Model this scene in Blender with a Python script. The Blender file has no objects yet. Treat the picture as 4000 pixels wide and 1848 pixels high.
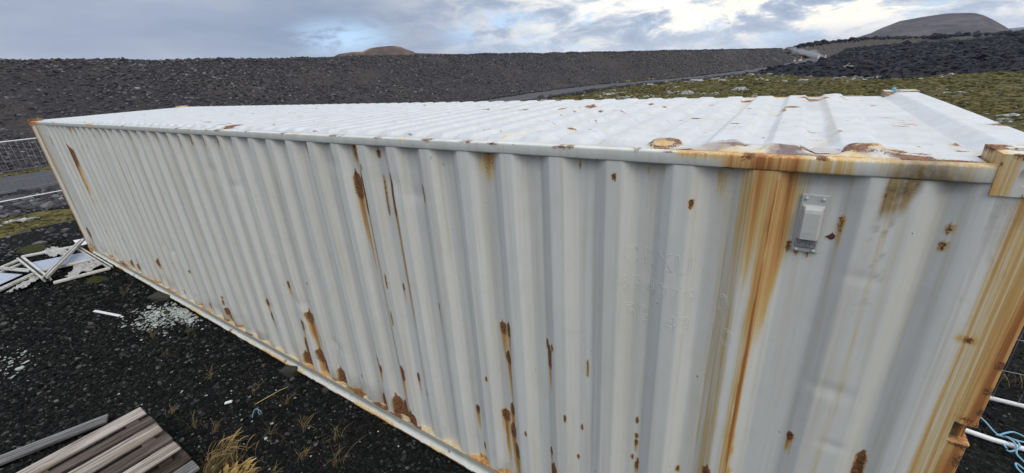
import bpy, bmesh, math, random
import numpy as np
from mathutils import Vector, Matrix

# ------------------------------------------------------------------ camera, sky, sun, exposure
SC = bpy.context.scene
COL = SC.collection
CAMPOS = (-0.674, -1.6991, 2.8881)
RIGHT = Vector((0.83657, 0.54453, -0.0603))
DOWN = Vector((0.15605, -0.34233, -0.92653))
FWD = Vector((-0.52517, 0.7657, -0.37136))
cd = bpy.data.cameras.new('camera')
cam = bpy.data.objects.new('camera', cd)
COL.objects.link(cam)
mw = Matrix.Identity(4)
for r in range(3):
    mw[r][0] = RIGHT[r]; mw[r][1] = -DOWN[r]; mw[r][2] = -FWD[r]; mw[r][3] = CAMPOS[r]
cam.matrix_world = mw
cd.sensor_width = 36.0
cd.lens = 1624.8 / 4000 * 36.0
cd.clip_start = 0.05
cd.clip_end = 20000
SC.camera = cam

SUN_ELEV, SUN_AZ = math.radians(54), math.radians(124)      # azimuth clockwise from +Y: from the right, a little behind the camera
w = bpy.data.worlds.new('World')
SC.world = w
w.use_nodes = True


class NB:
    """small node-tree helper"""
    def __init__(s, nt):
        s.nt = nt

    def n(s, typ, ins=None, **props):
        nd = s.nt.nodes.new(typ)
        for k, v in props.items():
            setattr(nd, k, v)
        for k, v in (ins or {}).items():
            sk = nd.inputs[k]
            if isinstance(v, bpy.types.NodeSocket):
                s.nt.links.new(v, sk)
            elif v is not None:
                if isinstance(v, (tuple, list)) and len(v) == 3 and sk.type == 'RGBA':
                    v = (*v, 1)
                sk.default_value = v
        return nd

    def math(s, op, a, b=None, c=None, clamp=False):
        ins = {0: a}
        if b is not None: ins[1] = b
        if c is not None: ins[2] = c
        return s.n('ShaderNodeMath', ins, operation=op, use_clamp=clamp).outputs[0]

    def add(s, a, b): return s.math('ADD', a, b)
    def sub(s, a, b): return s.math('SUBTRACT', a, b)
    def mul(s, a, b): return s.math('MULTIPLY', a, b)
    def clamp(s, a): return s.math('ADD', a, 0.0, clamp=True)
    def mx(s, a, b): return s.math('MAXIMUM', a, b)

    def smooth(s, a, lo, hi, tlo=0.0, thi=1.0):
        return s.n('ShaderNodeMapRange', {0: a, 1: lo, 2: hi, 3: tlo, 4: thi}, interpolation_type='SMOOTHSTEP').outputs[0]

    def mix(s, f, a, b, blend='MIX'):
        nd = s.nt.nodes.new('ShaderNodeMix')
        nd.data_type = 'RGBA'; nd.blend_type = blend; nd.clamp_factor = True
        for i, v in ((0, f), (6, a), (7, b)):
            if isinstance(v, bpy.types.NodeSocket): s.nt.links.new(v, nd.inputs[i])
            else: nd.inputs[i].default_value = (*v, 1) if isinstance(v, (tuple, list)) and len(v) == 3 else v
        return nd.outputs[2]

    def noise(s, vec, scale, detail=5, rough=0.55, dist=0.0):
        return s.n('ShaderNodeTexNoise', {'Vector': vec, 'Scale': scale, 'Detail': detail, 'Roughness': rough, 'Distortion': dist}).outputs[0]

    def voro(s, vec, scale, out='Distance', feature='F1'):
        return s.n('ShaderNodeTexVoronoi', {'Vector': vec, 'Scale': scale}, feature=feature).outputs[out]

    def vscale(s, vec, sc):
        return s.n('ShaderNodeVectorMath', {0: vec, 1: sc}, operation='MULTIPLY').outputs[0]

    def attr(s, name):
        return s.n('ShaderNodeAttribute', attribute_name=name, attribute_type='GEOMETRY').outputs['Fac']

    def ramp(s, f, stops):
        nd = s.n('ShaderNodeValToRGB', {0: f})
        cr = nd.color_ramp
        while len(cr.elements) > 1: cr.elements.remove(cr.elements[-1])
        cr.elements[0].position = stops[0][0]; cr.elements[0].color = (*stops[0][1], 1)
        for p, c in stops[1:]:
            e = cr.elements.new(p); e.color = (*c, 1)
        return nd.outputs[0]

    def objco(s):
        return s.n('ShaderNodeTexCoord').outputs['Object']

    def geo(s):
        return s.n('ShaderNodeNewGeometry').outputs['Position']

    def bump(s, h, strength=0.3, dist=0.01, normal=None):
        return s.n('ShaderNodeBump', {'Height': h, 'Strength': strength, 'Distance': dist, 'Normal': normal}).outputs[0]


def build_sky():
    nt = w.node_tree
    nt.nodes.clear()
    b = NB(nt)
    sky = b.n('ShaderNodeTexSky', sky_type='NISHITA', sun_disc=False, sun_elevation=SUN_ELEV, sun_rotation=SUN_AZ,
              altitude=50, air_density=1.0, dust_density=0.6, ozone_density=1.2)
    d = b.n('ShaderNodeTexCoord').outputs['Generated']
    sep = b.n('ShaderNodeSeparateXYZ', {0: d})
    x, y, z = sep.outputs
    zc = b.mx(z, 0.0)

    def dirmask(az, el, r0, r1, squash=2.2):
        a, e = math.radians(az), math.radians(el)
        c = (math.sin(a) * math.cos(e), math.cos(a) * math.cos(e), math.sin(e) * squash)
        v = b.n('ShaderNodeCombineXYZ', {0: x, 1: y, 2: b.mul(z, squash)}).outputs[0]
        dd = b.n('ShaderNodeVectorMath', {0: v, 1: c}, operation='DISTANCE').outputs['Value']
        return b.smooth(dd, r1, r0)
    # the cloud layer is stretched sideways, as low cloud seen from below is
    v1 = b.n('ShaderNodeCombineXYZ', {0: x, 1: y, 2: b.mul(z, 3.5)}).outputs[0]
    big = b.noise(v1, 2.4, 6, 0.52, 0.3)
    v2 = b.n('ShaderNodeCombineXYZ', {0: x, 1: y, 2: b.add(b.mul(z, 2.9), 3.7)}).outputs[0]
    puff = b.noise(v2, 8.2, 11, 0.63, 0.35)
    v3 = b.n('ShaderNodeCombineXYZ', {0: x, 1: y, 2: b.add(b.mul(z, 2.8), 9.1)}).outputs[0]
    gapn = b.noise(v3, 9.5, 10, 0.63, 0.3)
    # east of the camera axis the overcast breaks into cumulus
    brk = b.smooth(b.add(b.mul(x, 0.9), b.mul(y, 0.3)), -0.58, 0.12)  # bright cumulus also reaches behind the camera, unseen, to light the side panel
    grey = b.ramp(big, [(0.3, (0.205, 0.26, 0.37)), (0.5, (0.275, 0.325, 0.43)), (0.72, (0.39, 0.42, 0.485))])
    cum = b.ramp(puff, [(0.33, (0.25, 0.31, 0.43)), (0.43, (0.36, 0.42, 0.53)), (0.49, (0.53, 0.58, 0.65)), (0.545, (0.84, 0.82, 0.78)), (0.62, (1.06, 1.01, 0.92))])
    cloud = b.mix(b.clamp(b.mul(brk, 0.95)), grey, cum)
    # the lit cumulus flank on the right
    lit = b.mul(dirmask(-2, 4.5, 0.06, 0.36, 3.5), b.smooth(puff, 0.44, 0.58))
    cloud = b.mix(b.mul(lit, 0.85), cloud, (1.0, 0.92, 0.76))
    haze = b.smooth(zc, 0.075, 0.01)
    cloud = b.mix(b.mul(haze, b.add(0.35, b.mul(brk, 0.25))), cloud, (0.47, 0.53, 0.63))
    # an overcast sky brightens gently towards the zenith
    gain = b.add(1.0, b.mul(b.smooth(zc, 0.22, 0.95), 0.95))
    cloud = b.n('ShaderNodeVectorMath', {0: cloud, 'Scale': gain}, operation='SCALE').outputs[0]
    gap = b.smooth(gapn, 0.56, 0.68)
    g2 = b.mul(dirmask(-53, 4.6, 0.01, 0.15, 3.0), b.smooth(gapn, 0.36, 0.56))
    g3 = b.mul(dirmask(-34.5, 4.6, 0.01, 0.17, 3.0), b.smooth(gapn, 0.40, 0.58))
    gap = b.clamp(b.mx(b.mul(gap, b.mul(brk, 0.75)), b.mul(b.mx(g2, g3), .95)))
    bg_sky = b.n('ShaderNodeBackground', {0: sky.outputs[0], 1: 0.13})
    bg_cl = b.n('ShaderNodeBackground', {0: cloud, 1: 1.0})
    thin = b.n('ShaderNodeBackground', {0: (0.37, 0.55, 0.80), 1: 1.0})
    m1 = b.n('ShaderNodeMixShader', {0: 0.8, 1: bg_sky.outputs[0], 2: thin.outputs[0]})
    m2 = b.n('ShaderNodeMixShader', {0: gap, 1: bg_cl.outputs[0], 2: m1.outputs[0]})
    out = b.n('ShaderNodeOutputWorld', {0: m2.outputs[0]})


build_sky()
sd = bpy.data.lights.new('sun', 'SUN')
sd.energy = 0.8
sd.angle = math.radians(30)
sd.color = (1.0, 0.93, 0.83)
sun = bpy.data.objects.new('sun', sd)
COL.objects.link(sun)
sv = Vector((math.sin(SUN_AZ) * math.cos(SUN_ELEV), math.cos(SUN_AZ) * math.cos(SUN_ELEV), math.sin(SUN_ELEV)))
sun.rotation_euler = sv.to_track_quat('Z', 'Y').to_euler()
sun.location = (5, -5, 12)
vs = SC.view_settings
vs.view_transform = 'Standard'; vs.look = 'None'; vs.gamma = 1.0; vs.exposure = 0.4
vs.use_curve_mapping = False
SC.cycles.max_bounces = 5
SC.cycles.use_denoising = True

# ------------------------------------------------------------------ helpers
rng = np.random.default_rng(11)
random.seed(5)


def _hash(ix, iy, iz, seed):
    h = (ix.astype(np.int64) * 374761393 + iy.astype(np.int64) * 668265263 + iz.astype(np.int64) * 2147483647 + seed * 974711) & 0xFFFFFFFF
    h = ((h ^ (h >> 13)) * 1274126177) & 0xFFFFFFFF
    h = ((h ^ (h >> 16)) * 2246822519) & 0xFFFFFFFF
    return ((h ^ (h >> 15)) & 0xFFFFFF) / float(0xFFFFFF)


def vnoise(x, y, seed=0):
    x = np.asarray(x, float); y = np.asarray(y, float)
    x, y = np.broadcast_arrays(x, y)
    ix = np.floor(x); iy = np.floor(y)
    fx = x - ix; fy = y - iy
    fx = fx * fx * (3 - 2 * fx); fy = fy * fy * (3 - 2 * fy)
    z = np.zeros_like(ix)
    a = _hash(ix, iy, z, seed); b_ = _hash(ix + 1, iy, z, seed); c = _hash(ix, iy + 1, z, seed); d = _hash(ix + 1, iy + 1, z, seed)
    return (a * (1 - fx) + b_ * fx) * (1 - fy) + (c * (1 - fx) + d * fx) * fy


def fbm(x, y, oct=4, seed=0, gain=0.5):
    t = 0; a = 1.0; s = 0
    for o in range(oct):
        t = t + a * vnoise(np.asarray(x) * 2 ** o + 17.3 * o, np.asarray(y) * 2 ** o - 9.1 * o, seed + o); s += a; a *= gain
    return t / s


def sstep(a, lo, hi):
    t = np.clip((np.asarray(a, float) - lo) / (hi - lo), 0, 1)
    return t * t * (3 - 2 * t)


def mesh_np(name, V, quads=None, tris=None, attrs=None, smooth=False):
    me = bpy.data.meshes.new(name)
    V = np.ascontiguousarray(V, np.float32).reshape(-1, 3)
    loops, starts, tot = [], [], []
    s = 0
    for F, k in ((quads, 4), (tris, 3)):
        if F is None or len(F) == 0: continue
        F = np.asarray(F, np.int32).reshape(-1, k)
        loops.append(F.ravel()); starts.append(s + np.arange(len(F)) * k); tot.append(np.full(len(F), k)); s += F.size
    loops = np.concatenate(loops).astype(np.int32); starts = np.concatenate(starts).astype(np.int32)
    me.vertices.add(len(V)); me.vertices.foreach_set('co', V.ravel())
    me.loops.add(len(loops)); me.loops.foreach_set('vertex_index', loops)
    me.polygons.add(len(starts)); me.polygons.foreach_set('loop_start', starts)
    me.polygons.foreach_set('use_smooth', np.full(len(starts), smooth, bool))
    me.update(calc_edges=True)
    me.validate()
    for k, a in (attrs or {}).items():
        at = me.attributes.new(k, 'FLOAT', 'POINT')
        at.data.foreach_set('value', np.ascontiguousarray(a, np.float32).ravel())
    return me


def link(name, me, m=None, parent=None, **props):
    o = bpy.data.objects.new(name, me)
    COL.objects.link(o)
    if m is not None and me is not None and not me.materials: me.materials.append(m)
    if parent is not None: o.parent = parent
    for k, v in props.items(): o[k] = v
    return o


def empty(name, label, cat, group=None, loc=(0, 0, 0), rz=0.0):
    o = bpy.data.objects.new(name, None)
    COL.objects.link(o)
    o.empty_display_size = 0.1
    o.location = loc; o.rotation_euler = (0, 0, rz)
    o['label'] = label; o['category'] = cat
    if group: o['group'] = group
    return o


def tag(o, label, cat, group=None):
    o['label'] = label; o['category'] = cat
    if group: o['group'] = group
    return o


def gridq(nu, nv, base=0, flip=False):
    i = np.arange(nu - 1)[:, None] * nv + np.arange(nv - 1)[None, :] + base
    q = np.stack([i, i + nv, i + nv + 1, i + 1], -1).reshape(-1, 4)
    return q[:, ::-1] if flip else q


class MB:
    """collects shapes into one mesh"""
    def __init__(s): s.V = []; s.Q = []; s.T = []; s.n = 0

    def addv(s, V):
        b_ = s.n; V = np.asarray(V, float).reshape(-1, 3); s.V.append(V); s.n += len(V); return b_

    def box(s, lo, hi, ch=0.0):
        lo = np.array(lo, float); hi = np.array(hi, float)
        s.obox((lo + hi) / 2, (hi - lo), np.eye(3), ch)

    def obox(s, c, size, R, ch=0.0):
        """box with chamfered edges: 3 shells of rings"""
        hx, hy, hz = np.array(size, float) / 2
        ch = min(ch, hx * .9, hy * .9, hz * .9)
        if ch <= 0:
            P = np.array([[x, y, z] for x in (-hx, hx) for y in (-hy, hy) for z in (-hz, hz)])
            b_ = s.addv(P @ np.asarray(R).T + np.asarray(c))
            s.Q += [[b_ + i for i in f] for f in ((0, 1, 3, 2), (4, 6, 7, 5), (0, 4, 5, 1), (2, 3, 7, 6), (0, 2, 6, 4), (1, 5, 7, 3))]
            return
        P = []; idx = {}
        for sx in (-1, 1):
            for sy in (-1, 1):
                for sz in (-1, 1):
                    for ax in range(3):
                        p = [sx * (hx - ch), sy * (hy - ch), sz * (hz - ch)]
                        p[ax] = (sx * hx, sy * hy, sz * hz)[ax]
                        idx[(sx, sy, sz, ax)] = len(P); P.append(p)
        b_ = s.addv(np.array(P) @ np.asarray(R).T + np.asarray(c))
        I = lambda *k: b_ + idx[k]
        for g in (-1, 1):
            s.Q += [[I(g, -1, -1, 0), I(g, 1, -1, 0), I(g, 1, 1, 0), I(g, -1, 1, 0)][::g],
                    [I(-1, g, -1, 1), I(-1, g, 1, 1), I(1, g, 1, 1), I(1, g, -1, 1)][::g],
                    [I(-1, -1, g, 2), I(1, -1, g, 2), I(1, 1, g, 2), I(-1, 1, g, 2)][::g]]
        for a in (-1, 1):
            for b2 in (-1, 1):
                s.Q += [[I(a, b2, -1, 0), I(a, b2, 1, 0), I(a, b2, 1, 1), I(a, b2, -1, 1)][::a * b2],
                        [I(a, -1, b2, 0), I(a, -1, b2, 2), I(a, 1, b2, 2), I(a, 1, b2, 0)][::a * b2],
                        [I(-1, a, b2, 1), I(1, a, b2, 1), I(1, a, b2, 2), I(-1, a, b2, 2)][::a * b2]]
                for c2 in (-1, 1):
                    s.T.append([I(a, b2, c2, 0), I(a, b2, c2, 1), I(a, b2, c2, 2)][::a * b2 * c2])

    def bar(s, p0, p1, wd, ht, ch=0.004, up=(0, 0, 1)):
        p0 = np.array(p0, float); p1 = np.array(p1, float); t = p1 - p0; L = np.linalg.norm(t); t /= L
        u = np.array(up, float); sd_ = np.cross(u, t); sd_ /= np.linalg.norm(sd_); u2 = np.cross(t, sd_)
        s.obox((p0 + p1) / 2, (L, wd, ht), np.stack([t, sd_, u2], 1), ch)

    def tube(s, pts, r, n=8, cap=True):
        pts = np.array(pts, float); m = len(pts)
        rr = np.full(m, r) if np.isscalar(r) else np.array(r, float)
        T = np.gradient(pts, axis=0); T /= np.linalg.norm(T, axis=1)[:, None] + 1e-12
        up = np.array([0, 0, 1.0]) if abs(T[0][2]) < .9 else np.array([1.0, 0, 0])
        rings = []
        for i in range(m):
            a = np.cross(up, T[i]); a /= np.linalg.norm(a) + 1e-12; c = np.cross(T[i], a); up = c
            an = np.arange(n) / n * 2 * np.pi
            rings.append(pts[i] + rr[i] * (np.cos(an)[:, None] * a + np.sin(an)[:, None] * c))
        b_ = s.addv(np.concatenate(rings))
        for i in range(m - 1):
            for k in range(n):
                k2 = (k + 1) % n
                s.Q.append([b_ + i * n + k, b_ + i * n + k2, b_ + (i + 1) * n + k2, b_ + (i + 1) * n + k])
        if cap:
            for base, pc, flip in ((b_, pts[0], 1), (b_ + (m - 1) * n, pts[-1], -1)):
                c = s.addv([pc])
                for k in range(n):
                    s.T.append([c, base + (k + 1) % n, base + k][::flip])

    def mesh(s, name, smooth=False, attrs=None):
        return mesh_np(name, np.concatenate(s.V), s.Q or None, s.T or None, attrs, smooth)


_t = (1 + 5 ** .5) / 2
ICO_V = np.array([(-1, _t, 0), (1, _t, 0), (-1, -_t, 0), (1, -_t, 0), (0, -1, _t), (0, 1, _t), (0, -1, -_t), (0, 1, -_t), (_t, 0, -1), (_t, 0, 1), (-_t, 0, -1), (-_t, 0, 1)]) / math.sqrt(1 + _t * _t)
ICO_F = np.array([(0, 11, 5), (0, 5, 1), (0, 1, 7), (0, 7, 10), (0, 10, 11), (1, 5, 9), (5, 11, 4), (11, 10, 2), (10, 7, 6), (7, 1, 8), (3, 9, 4), (3, 4, 2), (3, 2, 6), (3, 6, 8), (3, 8, 9), (4, 9, 5), (2, 4, 11), (6, 2, 10), (8, 6, 7), (9, 8, 1)])


def rot_rand(n, r):
    q = r.normal(size=(n, 4)); q /= np.linalg.norm(q, axis=1)[:, None]
    a, b_, c, d = q.T
    return np.stack([np.stack([1 - 2 * (c * c + d * d), 2 * (b_ * c - a * d), 2 * (b_ * d + a * c)], -1),
                     np.stack([2 * (b_ * c + a * d), 1 - 2 * (b_ * b_ + d * d), 2 * (c * d - a * b_)], -1),
                     np.stack([2 * (b_ * d - a * c), 2 * (c * d + a * b_), 1 - 2 * (b_ * b_ + c * c)], -1)], 1)


def rocks_mesh(name, P, S, r, squash=0.75, var=None):
    """many small broken stones joined into one mesh; 'var' holds each stone's own tone"""
    n = len(P)
    sc = r.uniform(.6, 1.25, (n, 1, 3)); k = r.uniform(.68, 1.25, (n, 12, 1))
    V = ICO_V[None] * sc * k
    V = np.einsum('nij,nkj->nki', rot_rand(n, r), V)
    V[:, :, 2] *= squash
    V = V * np.asarray(S)[:, None, None] * .5 + np.asarray(P)[:, None, :]
    F = (ICO_F[None] + (np.arange(n) * 12)[:, None, None]).reshape(-1, 3)
    va = r.random(n) if var is None else var
    return mesh_np(name, V.reshape(-1, 3), tris=F, attrs={'var': np.repeat(va, 12)})


def rock_variant(name, r):
    V = ICO_V * r.uniform(.6, 1.25, (1, 3)) * r.uniform(.7, 1.22, (12, 1)); V[:, 2] *= .75
    return mesh_np(name, V * .5, tris=ICO_F, attrs={'var': np.full(12, r.random())})


def principled(name, fn):
    m = bpy.data.materials.new(name)
    m.use_nodes = True
    nt = m.node_tree
    nt.nodes.clear()
    b = NB(nt)
    r = fn(b)
    ins = {'Base Color': r['color'], 'Roughness': r.get('rough', .6), 'Metallic': r.get('metal', 0.0)}
    if 'normal' in r: ins['Normal'] = r['normal']
    if 'spec' in r: ins['Specular IOR Level'] = r['spec']
    if 'trans' in r: ins['Transmission Weight'] = r['trans']
    p = b.n('ShaderNodeBsdfPrincipled', ins)
    b.n('ShaderNodeOutputMaterial', {0: p.outputs[0]})
    return m


# ------------------------------------------------------------------ materials
def paint_fn(light, dark, rough=0.42, streak=True):
    def fn(b):
        co = b.objco()
        R, S, G, W = b.attr('rust'), b.attr('stain'), b.attr('grime_shade'), b.attr('wet')
        fine = b.noise(co, 55, 6, 0.65)
        med = b.noise(co, 9, 5)
        if streak:
            vst = b.noise(b.vscale(co, (38, 38, 0.9)), 1.0, 4, 0.6)
            vst2 = b.noise(b.vscale(co, (9, 9, 0.35)), 1.0, 3, 0.5)
        else:
            vst = b.noise(b.vscale(co, (6, 2, 6)), 3.0, 4, 0.6)
            vst2 = med
        base = b.mix(b.smooth(vst2, .35, .65), light, dark)
        base = b.mix(b.mul(b.smooth(vst, .46, .72), .6), base, tuple(c * f for c, f in zip(dark, (.93, .88, .76))))
        # small chips
        chip = b.smooth(b.noise(co, 34, 2, .5), .755, .785)
        base = b.mix(b.mul(b.smooth(b.noise(co, 5.5, 7, .7), .48, .72), .30), base, tuple(c * f for c, f in zip(dark, (.84, .83, .78))))
        base = b.mix(b.mul(chip, .7), base, (.13, .095, .07))
        vf = b.noise(b.vscale(co, (120, 120, 1.3) if streak else (60, 60, 60)), 1.0, 4, .65)
        sm = b.clamp(b.mul(S, b.smooth(b.add(b.mul(vst, .42), b.mul(vf, .58)), .30, .68, .30, 1.55)))
        scol = b.ramp(sm, [(0.0, (.60, .53, .38)), (.3, (.60, .43, .17)), (.6, (.54, .285, .095)), (1.0, (.33, .125, .032))])
        col = b.mix(b.smooth(sm, .02, .42), base, scol)
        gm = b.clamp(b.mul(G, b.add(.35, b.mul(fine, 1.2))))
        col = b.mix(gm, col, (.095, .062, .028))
        rm = b.smooth(b.add(R, b.mul(b.sub(b.noise(co, 130, 4, .7), .5), 1.25)), .40, .60)
        rcol = b.ramp(b.add(b.mul(b.noise(co, 150, 3, .7), .6), b.mul(b.noise(co, 42, 4, .7), .4)), [(.36, (.036, .014, .008)), (.46, (.105, .041, .017)), (.54, (.23, .095, .033)), (.64, (.38, .18, .065))])
        col = b.mix(rm, col, rcol)
        col = b.mix(b.mul(W, .8), col, (.125, .085, .095))
        ro = b.add(b.add(rough, b.mul(sm, .25)), b.mul(med, .1))
        ro = b.mix(rm, ro, (.9, .9, .9))
        ro = b.mix(W, ro, (.06, .06, .06))
        h = b.add(b.mul(fine, b.add(.15, b.mul(rm, 1.0))), b.mul(b.noise(co, 160, 2), .1))
        return dict(color=col, rough=ro, normal=b.bump(h, .35, .004))
    return fn


M = {}
M['side_paint'] = principled('side_paint', paint_fn((.715, .715, .67), (.64, .638, .592), .45))
M['roof_paint'] = principled('roof_paint', paint_fn((.545, .562, .575), (.50, .513, .52), .38, streak=False))
M['rail_paint'] = principled('rail_paint', paint_fn((.62, .635, .60), (.56, .57, .525), .45))
M['vent_plastic'] = principled('vent_plastic', lambda b: dict(color=b.mix(b.noise(b.objco(), 60, 4), (.60, .60, .56), (.50, .50, .46)), rough=.5))
M['plate_paint'] = principled('plate_paint', lambda b: dict(color=b.mix(b.noise(b.objco(), 60, 4), (.53, .54, .52), (.42, .43, .42)), rough=.5))
M['black_hole'] = principled('black_hole', lambda b: dict(color=(.012, .011, .010), rough=.9))
M['grille'] = principled('grille', lambda b: dict(color=b.mix(b.smooth(b.voro(b.objco(), 190), .25, .4), (.02, .02, .02), (.24, .24, .23)), rough=.7))
M['sticker_red'] = principled('sticker_red', lambda b: dict(color=b.mix(b.noise(b.objco(), 90, 3), (.14, .03, .035), (.09, .025, .03)), rough=.6))
M['letter_paint'] = principled('letter_paint', lambda b: dict(color=(.60, .61, .60), rough=.4))


def ground_fn(b):
    p = b.geo()
    n1 = b.noise(p, 24, 8, .7); n2 = b.noise(p, .7, 5); n3 = b.voro(p, 38)
    col = b.ramp(n1, [(.32, (.005, .0055, .0055)), (.52, (.013, .0138, .0135)), (.64, (.034, .034, .032)), (.78, (.085, .083, .076))])
    col = b.mix(b.mul(b.smooth(n2, .45, .7), .45), col, (.022, .0175, .0125))
    h = b.add(n1, b.mul(n3, .8))
    return dict(color=col, rough=.95, normal=b.bump(h, .9, .03), spec=.06)


M['gravel_soil'] = principled('gravel_soil', ground_fn)
M['stone'] = principled('stone', lambda b: dict(color=b.mix(b.mul(b.noise(b.geo(), 40, 4), .6), b.ramp(b.attr('var'), [(0, (.005, .0055, .0055)), (.5, (.0125, .013, .0128)), (.78, (.032, .033, .031)), (.93, (.075, .075, .070)), (1, (.17, .165, .15))]), (.007, .0075, .0075)), rough=.95, spec=.08))
M['bank_rock'] = principled('bank_rock', lambda b: dict(color=b.mix(b.mul(b.noise(b.geo(), 9, 4), .5), b.ramp(b.attr('var'), [(0, (.022, .022, .026)), (.55, (.056, .055, .063)), (.85, (.11, .107, .116)), (.985, (.17, .165, .168)), (1, (.40, .38, .34))]), (.032, .030, .033)), rough=.9, spec=.25))
M['bank_soil'] = principled('bank_soil', lambda b: dict(color=b.mix(b.mx(b.smooth(b.noise(b.geo(), .22, 4), .46, .64), b.smooth(b.n('ShaderNodeSeparateXYZ', {0: b.geo()}).outputs[1], 45.0, 110.0)), b.ramp(b.noise(b.geo(), 4.5, 8, .72), [(.3, (.021, .020, .023)), (.55, (.052, .049, .054)), (.75, (.10, .095, .10))]), b.ramp(b.noise(b.geo(), 6, 8, .72), [(.3, (.032, .027, .025)), (.55, (.072, .062, .058)), (.75, (.115, .102, .095))])), rough=.95, spec=.2, normal=b.bump(b.noise(b.geo(), 3.5, 8, .7), 1.0, .25)))
M['road_gravel'] = principled('road_gravel', lambda b: dict(color=b.mix(b.noise(b.geo(), .5, 5), b.ramp(b.noise(b.geo(), 9, 7, .7), [(.35, (.047, .049, .054)), (.7, (.092, .094, .100))]), (.075, .074, .078)), rough=.9, spec=.25, normal=b.bump(b.noise(b.geo(), 11, 6, .7), .6, .05)))


def moss_fn(b):
    p = b.geo()
    n1 = b.noise(p, 1.7, 7, .68); n2 = b.noise(p, .16, 4); n3 = b.noise(p, .9, 6, .7)
    col = b.ramp(n1, [(.30, (.017, .0165, .008)), (.44, (.050, .047, .018)), (.58, (.105, .094, .031)), (.72, (.17, .145, .062))])
    col = b.mix(b.mul(b.smooth(n2, .48, .64), .55), col, (.095, .078, .045))
    rock = b.smooth(n3, .60, .68)
    col = b.mix(b.mul(rock, .6), col, (.22, .21, .19))
    return dict(color=col, rough=.95, spec=.15, normal=b.bump(n1, 1.0, .12))


M['moss'] = principled('moss', moss_fn)
M['moss_clump'] = principled('moss_clump', lambda b: dict(color=b.mix(b.mul(b.noise(b.geo(), 7, 5, .7), .7), b.ramp(b.attr('var'), [(0, (.028, .027, .011)), (.4, (.085, .077, .024)), (.8, (.15, .130, .042)), (1, (.21, .18, .09))]), (.030, .028, .012)), rough=.95, spec=.1))
M['moss_dark'] = principled('moss_dark', lambda b: dict(color=b.mix(b.noise(b.geo(), 22, 5, .7), (.012, .014, .006), (.06, .062, .02)), rough=.95, spec=.1))
M['lichen_rock'] = principled('lichen_rock', lambda b: dict(color=b.mix(b.smooth(b.noise(b.geo(), 7, 5), .4, .62), (.12, .115, .105), (.40, .39, .36)), rough=.9, spec=.2))
M['lava'] = principled('lava', lambda b: dict(color=b.ramp(b.noise(b.geo(), 1.6, 8, .72), [(.3, (.006, .007, .0105)), (.52, (.0145, .016, .0215)), (.68, (.034, .037, .045)), (.82, (.08, .083, .092))]), rough=.9, spec=.3, normal=b.bump(b.noise(b.geo(), 1.3, 8, .75), 1.0, .5)))
M['ridge'] = principled('ridge', lambda b: dict(color=b.mix(b.smooth(b.noise(b.geo(), .02, 4), .55, .68), b.ramp(b.noise(b.geo(), .12, 7, .7), [(.3, (.026, .026, .034)), (.7, (.062, .060, .068))]), (.085, .115, .055)), rough=.95, spec=.1))
M['mesa'] = principled('mesa', lambda b: dict(color=b.mix(b.smooth(b.noise(b.vscale(b.geo(), (1, 1, 2.5)), .012, 8, .68), .42, .66), b.ramp(b.noise(b.geo(), .03, 7, .7), [(.3, (.056, .049, .060)), (.7, (.100, .087, .098))]), (.165, .138, .130)), rough=.95, spec=.1, normal=b.bump(b.noise(b.geo(), .02, 8, .75), 1.0, 40)))
M['far_haze_blue'] = principled('far_haze_blue', lambda b: dict(color=b.ramp(b.noise(b.geo(), .004, 6), [(.3, (.085, .090, .12)), (.7, (.13, .135, .165))]), rough=1, spec=.0))  # distance haze put into the hills' blue base colour
M['brown_hill'] = principled('brown_hill', lambda b: dict(color=b.mix(b.smooth(b.noise(b.geo(), .028, 5), .5, .62), b.ramp(b.noise(b.geo(), .06, 7, .7), [(.3, (.058, .046, .042)), (.7, (.115, .092, .080))]), (.22, .115, .062)), rough=.95, spec=.1, normal=b.bump(b.noise(b.geo(), .07, 7, .7), .8, 4)))


def wood_fn(light, dark):
    def fn(b):
        co = b.objco()
        oi = b.n('ShaderNodeObjectInfo').outputs['Random']
        sh = b.n('ShaderNodeVectorMath', {0: co, 1: b.n('ShaderNodeCombineXYZ', {0: b.mul(oi, 31.0), 1: b.mul(oi, 7.0), 2: 0.0}).outputs[0]}, operation='ADD').outputs[0]
        g = b.noise(b.vscale(sh, (60, 2.2, 60)), 1.0, 6, .65, .6)
        g2 = b.noise(b.vscale(sh, (14, .8, 14)), 1.0, 4)
        col = b.mix(b.smooth(g2, .35, .65), light, dark)
        col = b.mix(b.mul(b.smooth(g, .44, .62), .85), col, tuple(c * .35 for c in dark))
        return dict(color=col, rough=.85, normal=b.bump(g, .5, .004), spec=.2)
    return fn


M['wood_pale'] = principled('wood_pale', wood_fn((.46, .415, .37), (.24, .195, .155)))
M['wood_dark'] = principled('wood_dark', wood_fn((.145, .116, .10), (.080, .060, .048)))
M['wood_grey'] = principled('wood_grey', wood_fn((.24, .235, .23), (.13, .125, .12)))
M['stamp_ink'] = principled('stamp_ink', lambda b: dict(color=(.035, .03, .028), rough=.9))
M['white_pvc'] = principled('white_pvc', lambda b: dict(color=b.mix(b.smooth(b.noise(b.objco(), 5, 6, .7), .45, .7), (.60, .585, .54), (.36, .33, .285)), rough=.45))
M['gasket'] = principled('gasket', lambda b: dict(color=(.03, .03, .03), rough=.8))
M['pane'] = principled('pane', lambda b: dict(color=b.mix(b.noise(b.objco(), 3, 4), (.36, .41, .50), (.46, .50, .57)), rough=.10, spec=.6))  # sky reflection put into the blue-grey base colour
M['film'] = principled('film', lambda b: dict(color=b.mix(b.noise(b.objco(), 14, 5), (.48, .47, .45), (.30, .29, .27)), rough=.5, normal=b.bump(b.noise(b.objco(), 22, 5), .6, .02)))
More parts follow.
